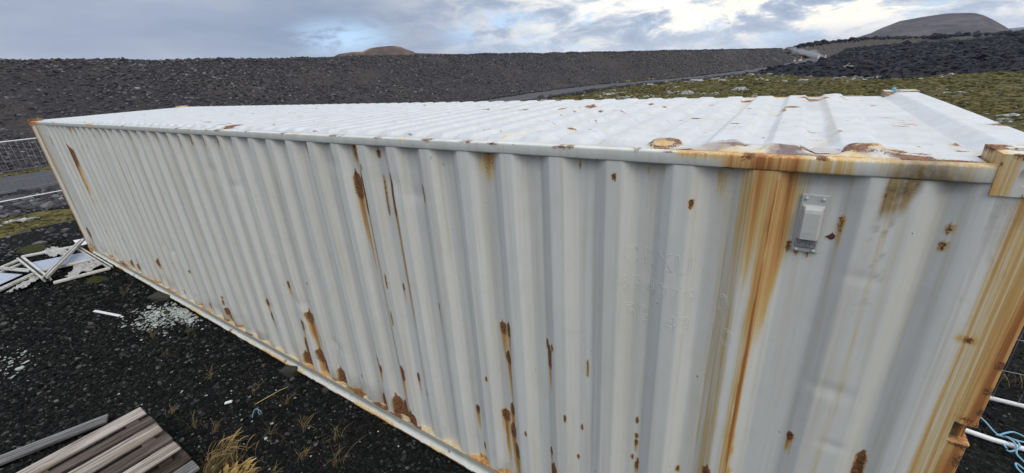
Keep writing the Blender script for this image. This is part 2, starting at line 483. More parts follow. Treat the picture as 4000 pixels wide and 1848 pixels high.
M['white_tube'] = principled('white_tube', lambda b: dict(color=b.mix(b.noise(b.objco(), 20, 4), (.80, .80, .80), (.66, .66, .66)), rough=.35))
M['wire'] = principled('wire', lambda b: dict(color=(.26, .26, .27), rough=.5, metal=.2))
M['rope_blue'] = principled('rope_blue', lambda b: dict(color=b.mix(b.noise(b.objco(), 120, 3), (.10, .28, .42), (.30, .50, .62)), rough=.7))
M['straw'] = principled('straw', lambda b: dict(color=b.mix(b.attr('var'), (.42, .27, .085), (.55, .40, .17)), rough=.8))
M['weed'] = principled('weed', lambda b: dict(color=b.mix(b.attr('var'), (.10, .075, .034), (.21, .145, .062)), rough=.85))
M['white_litter'] = principled('white_litter', lambda b: dict(color=(.74, .74, .72), rough=.5))
M['shards'] = principled('shards', lambda b: dict(color=b.ramp(b.attr('var'), [(0, (.22, .24, .22)), (1, (.46, .49, .45))]), rough=.8))
M['concrete'] = principled('concrete', lambda b: dict(color=b.mix(b.noise(b.objco(), 18, 7, .7), (.018, .018, .013), (.048, .046, .036)), rough=.95, normal=b.bump(b.noise(b.objco(), 30, 6), .6, .01)))
M['orange_paint'] = principled('orange_paint', lambda b: dict(color=(.62, .15, .05), rough=.6))
M['marker_white'] = principled('marker_white', lambda b: dict(color=(.72, .70, .66), rough=.6))
M['cloth_blue'] = principled('cloth_blue', lambda b: dict(color=(.13, .42, .60), rough=.7))

# ------------------------------------------------------------------ the shipping container (near right end at x=0, near long side at y=0)
L, W, H = 12.192, 2.438, 2.591
# where the paint has broken: x, z of the top, width, length of the bare patch, length of the run below it, strength
SIDE_RUST = [(-3.117,2.304,0.0737,0.132,0.461,1.0),(-3.042,2.323,0.0546,0.264,0.685,1.0),(-2.761,2.319,0.0451,0.244,0.985,1.0),(-2.841,2.309,0.0311,0.256,0.0,0.6),(-2.484,2.283,0.0269,0.104,0.1,0.7),(-4.17,2.427,0.0494,0.144,0.973,0.8),(-4.184,2.208,0.0318,0.1,0.545,0.9),(-4.44,2.205,0.0482,0.088,0.228,1.0),(-3.896,2.183,0.029,0.064,0.096,0.8),(-3.616,2.488,0.0611,0.044,0.056,0.7),(-3.069,2.485,0.0955,0.052,0.08,0.9),(-2.848,2.47,0.0419,0.02,0.0,0.8),(-1.984,2.488,0.1081,0.048,0.052,0.7),(-3.002,2.375,0.0123,0.02,0.0,0.7),(-9.675,2.498,0.072,0.036,0.068,0.7),(-9.432,2.494,0.0691,0.04,0.06,0.7),(-8.346,2.49,0.103,0.04,0.076,0.8),(-8.095,2.495,0.1274,0.044,0.192,1),(-7.502,2.493,0.0869,0.028,0.044,0.7),(-7.246,2.492,0.1235,0.04,0.084,0.9),(-6.946,2.492,0.0886,0.04,0.06,0.7),(-6.691,2.491,0.1019,0.028,0.044,0.8),(-6.399,2.492,0.1019,0.052,0.084,0.9),(-6.134,2.491,0.1116,0.068,0.092,0.9),(-5.855,2.492,0.11,0.064,0.076,0.95),(-5.561,2.493,0.0551,0.036,0.076,0.8),(-6.989,2.399,0.0901,0.048,0.188,0.9),(-9.219,2.274,0.141,0.048,0.184,0.9),(-9.468,2.256,0.0705,0.036,0.076,0.8),(-10.257,2.162,0.2059,0.18,0.829,1),(-7.837,2.266,0.052,0.036,0.132,0.7),(-5.551,2.491,0.1237,0.028,0.056,0.8),(-5.271,2.493,0.102,0.044,0.112,0.9),(-4.991,2.49,0.0944,0.032,0.08,0.8),(-4.719,2.491,0.0654,0.036,0.068,0.8),(-1.464,2.485,0.0176,0.024,0.0,0.5),(-1.158,2.481,0.0106,0.016,0.0,0.4),(-1.091,2.49,0.0202,0.032,0.0,0.5),(-0.874,2.492,0.0556,0.052,0.056,0.5),(-1.289,2.454,0.0035,0.004,0.0,0.9),(-0.969,2.367,0.003,0.004,0.0,0.9),(-4.261,0.865,0.0969,0.06,0.693,0.95),(-4.417,0.758,0.0945,0.068,0.3,0.9),(-4.16,0.741,0.0659,0.252,0.625,1),(-4.489,0.489,0.0741,0.272,0.0,1),(-4.479,0.314,0.1417,0.152,0.0,1),(-4.265,0.436,0.0931,0.096,0.312,0.95),(-4.207,0.314,0.1003,0.096,0.144,0.8),(-4.551,0.287,0.0852,0.1,0.0,0.8),(-3.957,0.316,0.1219,0.14,0.152,0.85),(-3.307,0.727,0.0447,0.044,0.208,0.9),(-3.277,0.653,0.039,0.044,0.164,0.9),(-2.998,0.746,0.0451,0.108,0.409,0.95),(-2.848,0.718,0.0285,0.06,0.208,0.9),(-3.164,0.34,0.1276,0.188,0.0,0.9),(-3.077,0.324,0.0701,0.176,0.0,1),(-2.987,0.265,0.1104,0.064,0.164,0.9),(-3.366,0.274,0.0478,0.136,0.16,0.9),(-2.262,0.671,0.0381,0.044,0.212,0.85),(-2.23,0.341,0.0157,0.048,0.08,0.8),(-2.493,1.456,0.0189,0.036,0.172,0.8),(-2.836,1.516,0.0215,0.036,0.156,0.8),(-2.972,1.588,0.0157,0.112,0.0,0.7),(-2.992,1.256,0.0165,0.104,0.0,0.7),(-4.427,1.4,0.0335,0.092,0.16,0.8),(-4.509,1.136,0.0468,0.048,0.152,0.8),(-3.896,1.412,0.0379,0.036,0.108,0.8),(-5.058,0.618,0.057,0.064,0.252,0.85),(-5.082,0.778,0.0518,0.048,0.116,0.8),(-1.971,1.462,0.0542,0.044,0.236,0.9),(-1.922,1.475,0.0323,0.072,0.26,0.9),(-1.947,1.251,0.0461,0.056,0.364,0.9),(-2.006,0.756,0.0574,0.064,0.481,0.9),(-1.949,0.838,0.0423,0.068,0.453,0.85),(-4.095,1.246,0.0171,0.02,0.0,0.7),(-5.321,0.436,0.0309,0.08,0.0,0.7),(-3.854,0.7,0.0335,0.028,0.0,0.4),(-3.641,0.381,0.0194,0.024,0.0,0.6),(-2.766,0.587,0.0164,0.04,0.0,0.7),(-1.952,0.657,0.0515,0.088,0.505,0.95),(-1.924,0.494,0.0473,0.092,0.324,0.95),(-1.665,1.451,0.0128,0.056,0.0,0.9),(-1.648,1.404,0.0274,0.128,0.208,1),(-1.625,1.432,0.0198,0.028,0.0,0.8),(-2.26,0.674,0.0347,0.032,0.216,0.85),(-1.658,0.609,0.0227,0.04,0.136,0.9),(-1.638,0.484,0.0457,0.1,0.0,1),(-2.122,1.01,0.0096,0.024,0.0,0.8),(-1.544,0.968,0.0093,0.044,0.0,0.9),(-1.835,0.675,0.0089,0.012,0.0,0.9),(-2.232,0.326,0.011,0.044,0.076,0.8),(-1.129,0.969,0.017,0.028,0.088,0.9),(-1.117,0.805,0.0217,0.032,0.064,0.95),(-1.146,0.848,0.0153,0.016,0.0,0.8),(-1.112,0.834,0.0108,0.016,0.0,0.7),(-0.902,0.904,0.0132,0.016,0.028,0.85),(-0.772,1.013,0.0385,0.056,0.06,0.95),(-1.473,0.654,0.0093,0.012,0.024,0.7),(-1.132,1.118,0.0083,0.008,0.0,0.9),(-1.13,1.014,0.0074,0.008,0.0,0.9),(-1.45,0.903,0.0064,0.008,0.0,0.9),(-0.669,1.055,0.0159,0.004,0.0,0.4),(-0.478,1.38,0.021,0.028,0.112,0.9),(-0.241,1.395,0.0329,0.108,0.0,0.95),(-0.621,2.241,0.012,0.032,0.0,0.7),(-0.592,2.22,0.0094,0.008,0.0,0.6),(-0.561,2.217,0.015,0.004,0.0,0.6),(-0.227,2.31,0.0052,0.004,0.0,0.6),(-0.082,2.173,0.0079,0.016,0.0,0.8),(-0.487,2.359,0.0209,0.052,0.08,0.6),(-0.618,2.244,0.0124,0.036,0.0,0.6),(-0.561,2.217,0.0199,0.004,0.0,0.5),(-0.225,2.37,0.0058,0.008,0.0,0.6),(-0.224,2.31,0.0052,0.004,0.0,0.6),(-0.393,2.455,0.0041,0.004,0.0,0.5),(-11.58,0.603,0.1753,0.112,0.401,0.9),(-11.882,0.184,0.1863,0.028,0.0,0.9),(-11.709,0.152,0.2551,0.024,0.0,0.8),(-10.652,0.71,0.0609,0.024,0.0,0.8),(-10.291,0.779,0.069,0.048,0.176,0.8),(-9.483,0.891,0.0452,0.028,0.0,0.8),(-9.462,0.79,0.0604,0.036,0.212,0.9),(-9.5,0.594,0.046,0.032,0.24,0.7),(-10.412,0.335,0.0779,0.052,0.152,0.9),(-9.607,0.315,0.0793,0.064,0.144,0.8),(-9.293,0.419,0.0399,0.048,0.0,0.8),(-9.311,0.314,0.0655,0.056,0.0,0.9),(-9.796,0.579,0.0537,0.024,0.0,0.8),(-10.622,0.175,0.1246,0.024,0.0,0.9),(-8.194,0.602,0.0917,0.036,0.144,0.9),(-9.294,0.415,0.0375,0.068,0.0,0.8),(-9.31,0.307,0.0982,0.06,0.0,0.9),(-9.577,0.334,0.0788,0.072,0.156,0.8),(-8.156,0.323,0.0679,0.056,0.136,0.9),(-7.479,0.303,0.0598,0.032,0.0,0.8),(-6.761,0.272,0.0518,0.06,0.088,0.9),(-6.253,0.523,0.029,0.028,0.0,0.7),(-6.258,0.467,0.0333,0.056,0.0,0.7),(-6.184,0.451,0.0328,0.036,0.0,0.8),(-6.242,0.351,0.0628,0.056,0.14,0.9),(-6.187,0.321,0.0746,0.112,0.132,1),(-6.4,0.658,0.0297,0.016,0.0,0.8),(-7.489,0.742,0.0424,0.016,0.0,0.8),(-7.231,0.796,0.0351,0.012,0.0,0.8),(-7.068,0.688,0.0244,0.008,0.0,0.8),(-8.704,0.29,0.0409,0.012,0.0,0.8),(-11.171,2.335,0.0504,0.148,0.0,0.6),(-8.617,2.433,0.0272,0.012,0.0,0.9),(-6.187,2.253,0.0165,0.008,0.0,0.6),(-3.318,2.434,0.0055,0.1,0.0,0.6),(-1.421,1.395,0.0023,0.108,0.0,0.6)]
# x, y, size along x, size along y, strength
ROOF_RUST = [(-1.114,0.119,0.089,0.143,0.9),(-1.024,0.055,0.044,0.036,0.9),(-1.135,0.861,0.049,0.042,0.9),(-0.922,0.677,0.045,0.034,0.9),(-0.702,1.456,0.08,0.11,0.8),(-0.734,1.325,0.018,0.256,0.7),(-0.758,1.19,0.035,0.035,0.7),(-0.919,1.369,0.026,0.041,0.9),(-0.996,2.099,0.075,0.166,0.9),(-1.215,1.843,0.051,0.048,0.9),(-0.517,0.482,0.02,0.045,0.8),(-0.669,0.601,0.012,0.019,0.9),(-0.775,0.401,0.013,0.016,0.9),(-1.23,0.946,0.026,0.028,0.8),(-0.292,1.699,0.02,0.037,0.9),(-2.126,1.719,0.033,0.266,0.9),(-2.107,1.737,0.022,0.222,0.9),(-1.904,1.385,0.013,0.124,0.9),(-1.824,1.868,0.073,0.088,0.9),(-1.683,1.921,0.02,0.175,0.9),(-1.632,1.966,0.05,0.066,0.9),(-1.492,1.563,0.009,0.105,0.8),(-1.698,0.774,0.012,0.094,0.7),(-0.41,2.13,0.047,0.095,0.8),(-0.513,2.075,0.034,0.131,0.8),(-1.759,2.322,0.057,0.067,0.8),(-0.603,2.122,0.109,0.195,0.9),(-3.001,1.415,0.027,0.148,0.9),(-2.795,1.409,0.029,0.185,0.9),(-2.578,1.367,0.04,0.171,0.9),(-2.328,1.603,0.031,0.192,0.9),(-2.149,1.531,0.022,0.068,0.9),(-2.169,0.282,0.013,0.083,0.8),(-1.864,0.418,0.063,0.053,0.9),(-1.701,0.441,0.009,0.063,0.8),(-1.69,0.464,0.005,0.032,0.8),(-2.173,0.838,0.017,0.048,0.6),(-3.079,1.229,0.014,0.062,0.7),(-3.566,1.531,0.009,0.06,0.7),(-3.069,1.111,0.007,0.044,0.7),(-4.284,1.953,0.011,0.083,0.7),(-1.992,0.705,0.007,0.017,0.8),(-5.209,0.211,0.049,0.175,0.9),(-4.926,0.122,0.099,0.252,1),(-5.859,0.309,0.197,0.081,0.8),(-4.959,0.063,0.129,0.039,0.8),(-6.837,1.031,0.029,0.102,0.7),(-6.408,1.081,0.134,0.093,0.6),(-5.651,1.164,0.027,0.079,0.7),(-3.872,0.852,0.021,0.052,0.7),(-0.183,0.363,0.043,0.076,0.7),(-0.243,0.065,0.085,0.043,0.85),(-0.385,0.148,0.069,0.147,0.85),(-0.194,0.24,0.043,0.008,0.9),(-0.294,0.303,0.021,0.015,0.8),(-0.292,1.694,0.02,0.026,0.9),(-0.257,0.819,0.104,0.023,0.8),(-0.258,0.871,0.097,0.018,0.7),(-0.255,0.944,0.073,0.019,0.6),(-0.25,1.021,0.047,0.017,0.7),(-0.281,1.11,0.055,0.018,0.7),(-0.216,1.003,0.018,0.016,0.7),(-0.176,0.615,0.02,0.012,0.8),(-0.174,0.789,0.019,0.017,0.7),(-0.248,0.583,0.013,0.009,0.6),(-0.289,0.173,0.088,0.097,0.3),(-0.026,0.667,0.045,0.039,0.7)]

PROF = [(-L + .20, .002), (-11.985, .036), (-11.94, .036), (-11.88, .004), (-11.06, .004), (-10.99, .040), (-10.916, .040)]
for i in range(37):
    x0 = -10.846 + .28 * i
    PROF += [(x0, .004), (x0 + .072, .004), (x0 + .140, .040), (x0 + .214 if i < 36 else -.50, .040)]
PROF += [(-.44, .004), (-.315, .004), (-.295, .010), (-.265, .030), (-.250, .036), (-.240, .035), (-.222, .026), (-.195, .010), (-.175, .004), (-.158, .002)]
PX = np.array([p[0] for p in PROF]); PY = np.array([p[1] for p in PROF])


def prof(x):
    return np.interp(x, PX, PY)


def columns():
    xs = set(np.round(np.concatenate([np.arange(-4.2, -.158, .011), np.arange(-8.2, -4.2, .02), np.arange(-L + .2, -8.2, .035)]), 4))
    for p in PX[1:-1]:
        xs |= {round(p - .0022, 4), round(p + .0022, 4)}
    xs = np.array(sorted(x for x in xs if -L + .2 <= x <= -.158))
    keep = np.ones(len(xs), bool)
    core = np.min(np.abs(xs[:, None] - np.concatenate([PX - .0022, PX + .0022])[None]), axis=1) < 1e-4
    near = np.min(np.abs(xs[:, None] - PX[None]), axis=1) < .006
    xs = xs[core | ~near]
    xs[-1] = -.158
    xs = np.concatenate([[-L + .157, -L + .175], xs[xs > -L + .18]])
    return xs


def side_wear(X, Z):
    R = np.zeros_like(X); S = np.zeros_like(X); G = np.zeros_like(X)
    jx = (fbm(X * 18, Z * 6, 3, 40) - .5)
    for x, z, wd, h, sl, st in SIDE_RUST:
        wd = max(wd * .86, .016 if x > -4.2 else (.03 if x > -8.2 else .055)); h = max(h, .02)
        if z > 2.465 and h > .025: h *= 1.35; sl = max(sl, h * 2.0); z = 2.50; st = st * (.62 if x > -3.3 else 1.0)
        m = np.abs(X - x) < wd * 2.2 + .03
        m &= (Z < z + .06) & (Z > z - h - sl - .1)
        if not m.any(): continue
        xx = X[m]; zz = Z[m]
        t = (z - zz) / h
        lean = x + jx[m] * wd * .5
        hw = wd * .5 * np.clip(np.sqrt(np.clip(t * 3 + .25, 0, 1)), .2, 1)
        dx = np.abs(xx - lean) / hw
        dz = np.clip(np.maximum(-t * h / (wd * .45 + .004), (t - 1) * h / (wd * .7 + .01)), 0, 9)
        d = np.sqrt(dx * dx * .8 + dz * dz)
        R[m] = np.maximum(R[m], st * np.clip(1.15 - .62 * d, 0, 1))
        halo = np.exp(-(dx * .85) ** 2 - dz * dz * 1.1) * .85 * st
        if sl > 0:
            tt = np.clip((z - h * .4 - zz) / (sl + h * .6), 0, 1.02)
            sw = wd * (.56 - .30 * tt)
            v = np.exp(-((xx - lean) / sw) ** 2 * 1.1) * np.clip(1 - tt, 0, 1) ** .75 * (zz < z - h * .3) * 1.15 * st
            v2 = np.exp(-((xx - lean - wd * .2) / (wd * .10 + .004)) ** 2) * np.clip(1 - tt, 0, 1) ** .4 * (zz < z - h * .3) * (tt < 1) * .75 * st
            halo = np.maximum(halo, np.maximum(v, v2))
        S[m] = np.maximum(S[m], halo)

    def band(xc, hw, z0, z1, v, fade=.3):
        e = np.exp(-np.abs((X - xc - jx * .02) / hw) ** 3)
        return v * e * sstep(Z, z1, z1 + fade) * (Z <= z0 + .02)
    n = .75 + .5 * vnoise(X * 60, Z * .8, 77)
    top = sstep(Z, 1.55, 2.5)
    # the broad orange run under the dented roof edge, and its yellow neighbour
    S = np.maximum(S, n * band(-.665 - .035 * (1 - top), .028 + .034 * top, 2.6, .2, .72, .9) * (.45 + .55 * top))
    S = np.maximum(S, band(-.690, .008, 2.45, -.2, .9, .6))
    S = np.maximum(S, n * band(-.80, .045, 2.6, -.3, .30, .8))
    S = np.maximum(S, n * band(-.735, .05, 2.6, 1.7, .55, .8))
    for xc, hw, v in ((-.477, .010, .13), (-.425, .03, .07), (-.372, .012, .20), (-.34, .03, .08), (-.215, .025, .08)):
        S = np.maximum(S, n * band(xc, hw, 2.6, -.3, v, .5))
    for xc, hw, v, z1 in ((-11.86, .05, .75, 1.2), (-11.74, .05, .6, .3), (-11.60, .06, .30, .8), (-11.93, .04, .9, -.4), (-11.35, .1, .12, .2)):
        S = np.maximum(S, n * band(xc, hw, 2.6, z1, v, .9))
    # faint yellowing on the right-hand slope of each corrugation
    ph = np.mod(X + 10.846, .28)
    S = np.maximum(S, .10 * sstep(ph, .07, .09) * (1 - sstep(ph, .11, .15)) * (X < -.7) * (.4 + vnoise(X * 3.6, Z * .4, 5)))
    # dirt under the top rail, with the rail's shade painted in
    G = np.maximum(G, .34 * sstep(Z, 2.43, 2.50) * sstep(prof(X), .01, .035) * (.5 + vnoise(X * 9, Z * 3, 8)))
    tri = sstep(Z - (2.28 + 1.9 * (X + .40)) + jx * .2, 0, .10) * sstep(X, -.408, -.398) * (1 - sstep(X, -.33, -.28))
    G = np.maximum(G, .85 * tri * (.35 + .9 * fbm(X * 40, Z * 30, 3, 9)))
    S = np.maximum(S, .34 * tri)
    spk = sstep(fbm(X * 120, Z * 60, 3, 10), .58, .70) * sstep(X, -.42, -.39) * (1 - sstep(X, -.36, -.33)) * sstep(Z, 1.9, 2.3)
    G = np.maximum(G, .4 * spk)
    S = np.maximum(S, .09 * sstep(X, -.52, -.47) * (1 - sstep(X, -.34, -.30)) * n)
    for xl, za_, zb_, wl, vl in ((-3.045, 2.10, .22, .009, .85), (-3.10, 2.15, 1.30, .008, .6), (-2.735, 2.10, .95, .009, .8), (-2.76, 2.10, 1.35, .008, .55), (-4.135, 2.46, 1.2, .010, .7), (-4.16, 2.3, 1.5, .008, .5), (-1.93, 1.2, .5, .006, .5)):
        S = np.maximum(S, vl * np.exp(-((X - xl - jx * .006) / wl) ** 2) * (Z < za_) * sstep(Z, zb_, zb_ + .5))
    G = np.maximum(G, .13 * sstep(prof(X), .018, .036) * vnoise(X * 22, Z * .8, 14) + .05 * fbm(X * 4, Z * 1.2, 4, 15))  # recesses streaked darker, with faint mottling over the sheet
    G = np.maximum(G, .42 * (1 - sstep(Z, .15, .5)) * sstep(fbm(X * 3, Z * 2.5, 4, 13), .45, .65))
    G = np.maximum(G, .16 * sstep(X, -.2, -.05) * fbm(X * 40, Z * 14, 3, 12))
    # rust creeping up from the bottom rail
    nb = fbm(X * 5, Z * 2, 3, 61)
    S = np.maximum(S, .8 * sstep(nb, .52, .66) * (1 - sstep(Z, .16, .21)))
    return np.clip(R, 0, 1.2), np.clip(S, 0, 1), np.clip(G, 0, 1)


def make_side():
    xs = columns()
    zs = np.concatenate([np.linspace(.15, .24, 5)[:-1], np.linspace(.24, 2.5, 196), [2.515]])
    X, Z = np.meshgrid(xs, zs, indexing='ij')
    # dents and plate waviness
    wav = (fbm(X * 2.3, Z * 1.6, 3, 21) - .5) * .007
    for dx_, dz_, r_, a_ in ((-7.6, .95, .16, .018), (-7.35, .90, .1, .016), (-5.0, .75, .12, .014), (-3.9, .62, .10, .018), (-4.35, .95, .12, .014), (-2.75, 2.27, .13, .012),
                             (-2.55, 2.2, .1, .012), (-3.35, 2.35, .12, .010), (-5.3, 2.15, .12, .014), (-4.9, 2.05, .1, .012), (-.40, 1.66, .07, .010), (-.40, 2.15, .05, .006), (-.34, 1.40, .05, .007)):
        wav = wav + .5 * a_ * np.exp(-(((X - dx_) / r_) ** 2 + ((Z - dz_) / (r_ * .45)) ** 2))
    edge = sstep(Z, .15, .3) * (1 - sstep(Z, 2.38, 2.5))
    edge = edge * sstep(X, -L + .2, -L + .4) * (1 - sstep(X, -.3, -.17))
    Y = prof(X) + wav * edge
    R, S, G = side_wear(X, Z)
    V = np.stack([X, Y, Z], -1).reshape(-1, 3)
    return mesh_np('side_panel', V, gridq(len(xs), len(zs)), attrs={'rust': R, 'stain': S, 'grime_shade': G, 'wet': np.zeros_like(R)}, smooth=True)


box = empty('shipping_container', 'long off-white rust-streaked steel shipping container standing on black gravel', 'shipping container')


def wear_attrs(me, fR=None, fS=None, fG=None):
    n = len(me.vertices); co = np.empty(n * 3, np.float32); me.vertices.foreach_get('co', co); co = co.reshape(-1, 3).astype(float)
    for k, f in (('rust', fR), ('stain', fS), ('grime_shade', fG), ('wet', None)):
        at = me.attributes.new(k, 'FLOAT', 'POINT')
        at.data.foreach_set('value', (np.zeros(n) if f is None else np.clip(f(*co.T), 0, 1.2)).astype(np.float32))
    return me


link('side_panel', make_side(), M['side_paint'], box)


def back_side():
    xs = np.unique(np.concatenate([PX, PX[1:-1] - .006, PX[1:-1] + .006])); zs = np.array([.15, 1.3, 2.5])
    X, Z = np.meshgrid(xs, zs, indexing='ij')
    V = np.stack([X, W - prof(X), Z], -1).reshape(-1, 3)
    return wear_attrs(mesh_np('side_panel', V, gridq(len(xs), 3, flip=True), smooth=False), fS=lambda x, y, z: .4 * sstep(fbm(x * 3, z * .4, 3, 3), .55, .7))


link('side_panel', back_side(), M['side_paint'], box)


def sweep_x(name, sec, xs, closed=True):
    """section (y,z) swept along x"""
    sec = np.array(sec, float); m = len(sec); n = len(xs)
    V = np.zeros((n, m, 3)); V[:, :, 0] = np.asarray(xs)[:, None]; V[:, :, 1] = sec[None, :, 0]; V[:, :, 2] = sec[None, :, 1]
    q = []
    i = np.arange(n - 1)[:, None] * m; k = np.arange(m if closed else m - 1)[None, :]; k2 = (k + 1) % m
    q = np.stack([i + k, i + k2, i + m + k2, i + m + k], -1).reshape(-1, 4)
    return V.reshape(-1, 3), q


def rounded(lo, hi, r, n=3):
    (y0, z0), (y1, z1) = lo, hi
    pts = []
    for cy, cz, a0 in ((y1 - r, z1 - r, 0), (y0 + r, z1 - r, 90), (y0 + r, z0 + r, 180), (y1 - r, z0 + r, 270)):
        for k in range(n + 1):
            a = math.radians(a0 + 90 * k / n); pts.append((cy + r * math.cos(a), cz + r * math.sin(a)))
    return pts


RX = np.unique(np.round(np.concatenate([np.arange(-L + .170, -4, .06), np.arange(-4, -.170, .012), [-.170]]), 4))


def rail_S(x, y, z):
    n = .6 + .7 * vnoise(x * 45, z * 3, 31)
    s = .98 * np.exp(-np.abs((x + .735) / .125) ** 4) * n
    s = np.maximum(s, .42 * np.exp(-np.abs((x + .56) / .10) ** 2) * n)
    s = np.maximum(s, .30 * np.exp(-np.abs((x + .32) / .13) ** 4) * n)
    s = np.maximum(s, .75 * sstep(-x, 11.35, 11.9) * n)
    s = np.maximum(s, .5 * sstep(fbm(x * 2.2, z * 2, 4, 33), .60, .70) * sstep(z, 2.535, 2.553))
    s = np.maximum(s, .35 * (x > -1.0) * sstep(z, 2.54, 2.554))
    return s


def rail_R(x, y, z):
    e = np.maximum(sstep(z, 2.536, 2.552), 1 - sstep(z, 2.503, 2.511))
    return .62 * e * sstep(fbm(x * 14, z * 40, 3, 35), .58, .76) + .25 * np.exp(-((x + .80) / .16) ** 2) * e


def rail_G(x, y, z):
    return .85 * np.exp(-np.abs((x + .315) / .095) ** 4) * (.35 + .9 * fbm(x * 40, z * 40, 3, 37)) + .25 * (1 - sstep(z, 2.503, 2.516)) * vnoise(x * 3, z, 38)


for k in range(2):
    sec = rounded((0.0, 2.502), (.049, 2.555), .008)
    if k: sec = [(W - y, z) for y, z in sec][::-1]
    V, q = sweep_x('top_rail', sec, RX if k == 0 else RX[::12])
    if k == 0:
        V[:, 2] += (fbm(V[:, 0] * 1.7, V[:, 0] * 0, 2, 50) - .5) * .004
        V[:, 1] += (fbm(V[:, 0] * 2.1, V[:, 0] * 0 + 5, 3, 51) - .5) * .003
    me = mesh_np('top_rail', V, q, smooth=True)
    link('top_rail', wear_attrs(me, rail_R, rail_S, rail_G), M['rail_paint'], box)

# bottom rail: web with a lip at its foot, and a ledge the side panel stands on
BX = np.unique(np.round(np.concatenate([np.arange(-L + .178, -5, .05), np.arange(-5, -.178, .02), [-.178]]), 4))
for k in range(2):
    sec = [(.06, .150), (.004, .150), (.0, .146), (.002, .120), (.020, .060), (.021, .046), (.016, .032), (-.008, .016), (-.012, .012), (-.012, .002), (-.008, .0), (.05, .0), (.055, .004), (.055, .14)]
    if k: sec = [(W - y, z) for y, z in sec][::-1]
    V, q = sweep_x('bottom_rail', sec, BX if k == 0 else BX[::20])
    me = mesh_np('bottom_rail', V, q, smooth=False)

    def bR(x, y, z):
        lip = (z < .014)
        led = (z > .145)
        n = fbm(x * 7, y * 30, 4, 71)
        return .95 * lip * sstep(n, .36, .52) + .8 * led * sstep(fbm(x * 4, y * 9, 3, 72), .56, .70) + .55 * (z < .05) * sstep(fbm(x * 16, z * 40, 3, 73), .62, .75)

    def bS(x, y, z):
        return .10 * (z < .045) + .30 * (z > .145) + .35 * (z < .03) * sstep(fbm(x * 3, z, 3, 75), .55, .68) + .5 * (z > .145) * sstep(fbm(x * 2.6, y * 4, 3, 74), .52, .66)
    link('bottom_rail', wear_attrs(me, bR, bS, lambda x, y, z: .15 * (z > .05) * (z < .14)), M['rail_paint'], box)  # web band darkened, its shade put into the colour

# floor, hidden below but it closes the box
fb = MB(); fb.box((-L + .2, .06, .03), (-.2, W - .06, .12))
link('floor_deck', wear_attrs(fb.mesh('floor_deck')), M['rail_paint'], box)


# ---- roof
RIB0, RIBP, NRIB = -.518, .2145, 53


def ribx(x):
    k = np.clip(np.round((RIB0 + .0475 - x) / RIBP), 0, NRIB - 1)
    c = RIB0 + .0475 - k * RIBP
    return 1 - np.clip((np.abs(x - c) - .0475) / .030, 0, 1)


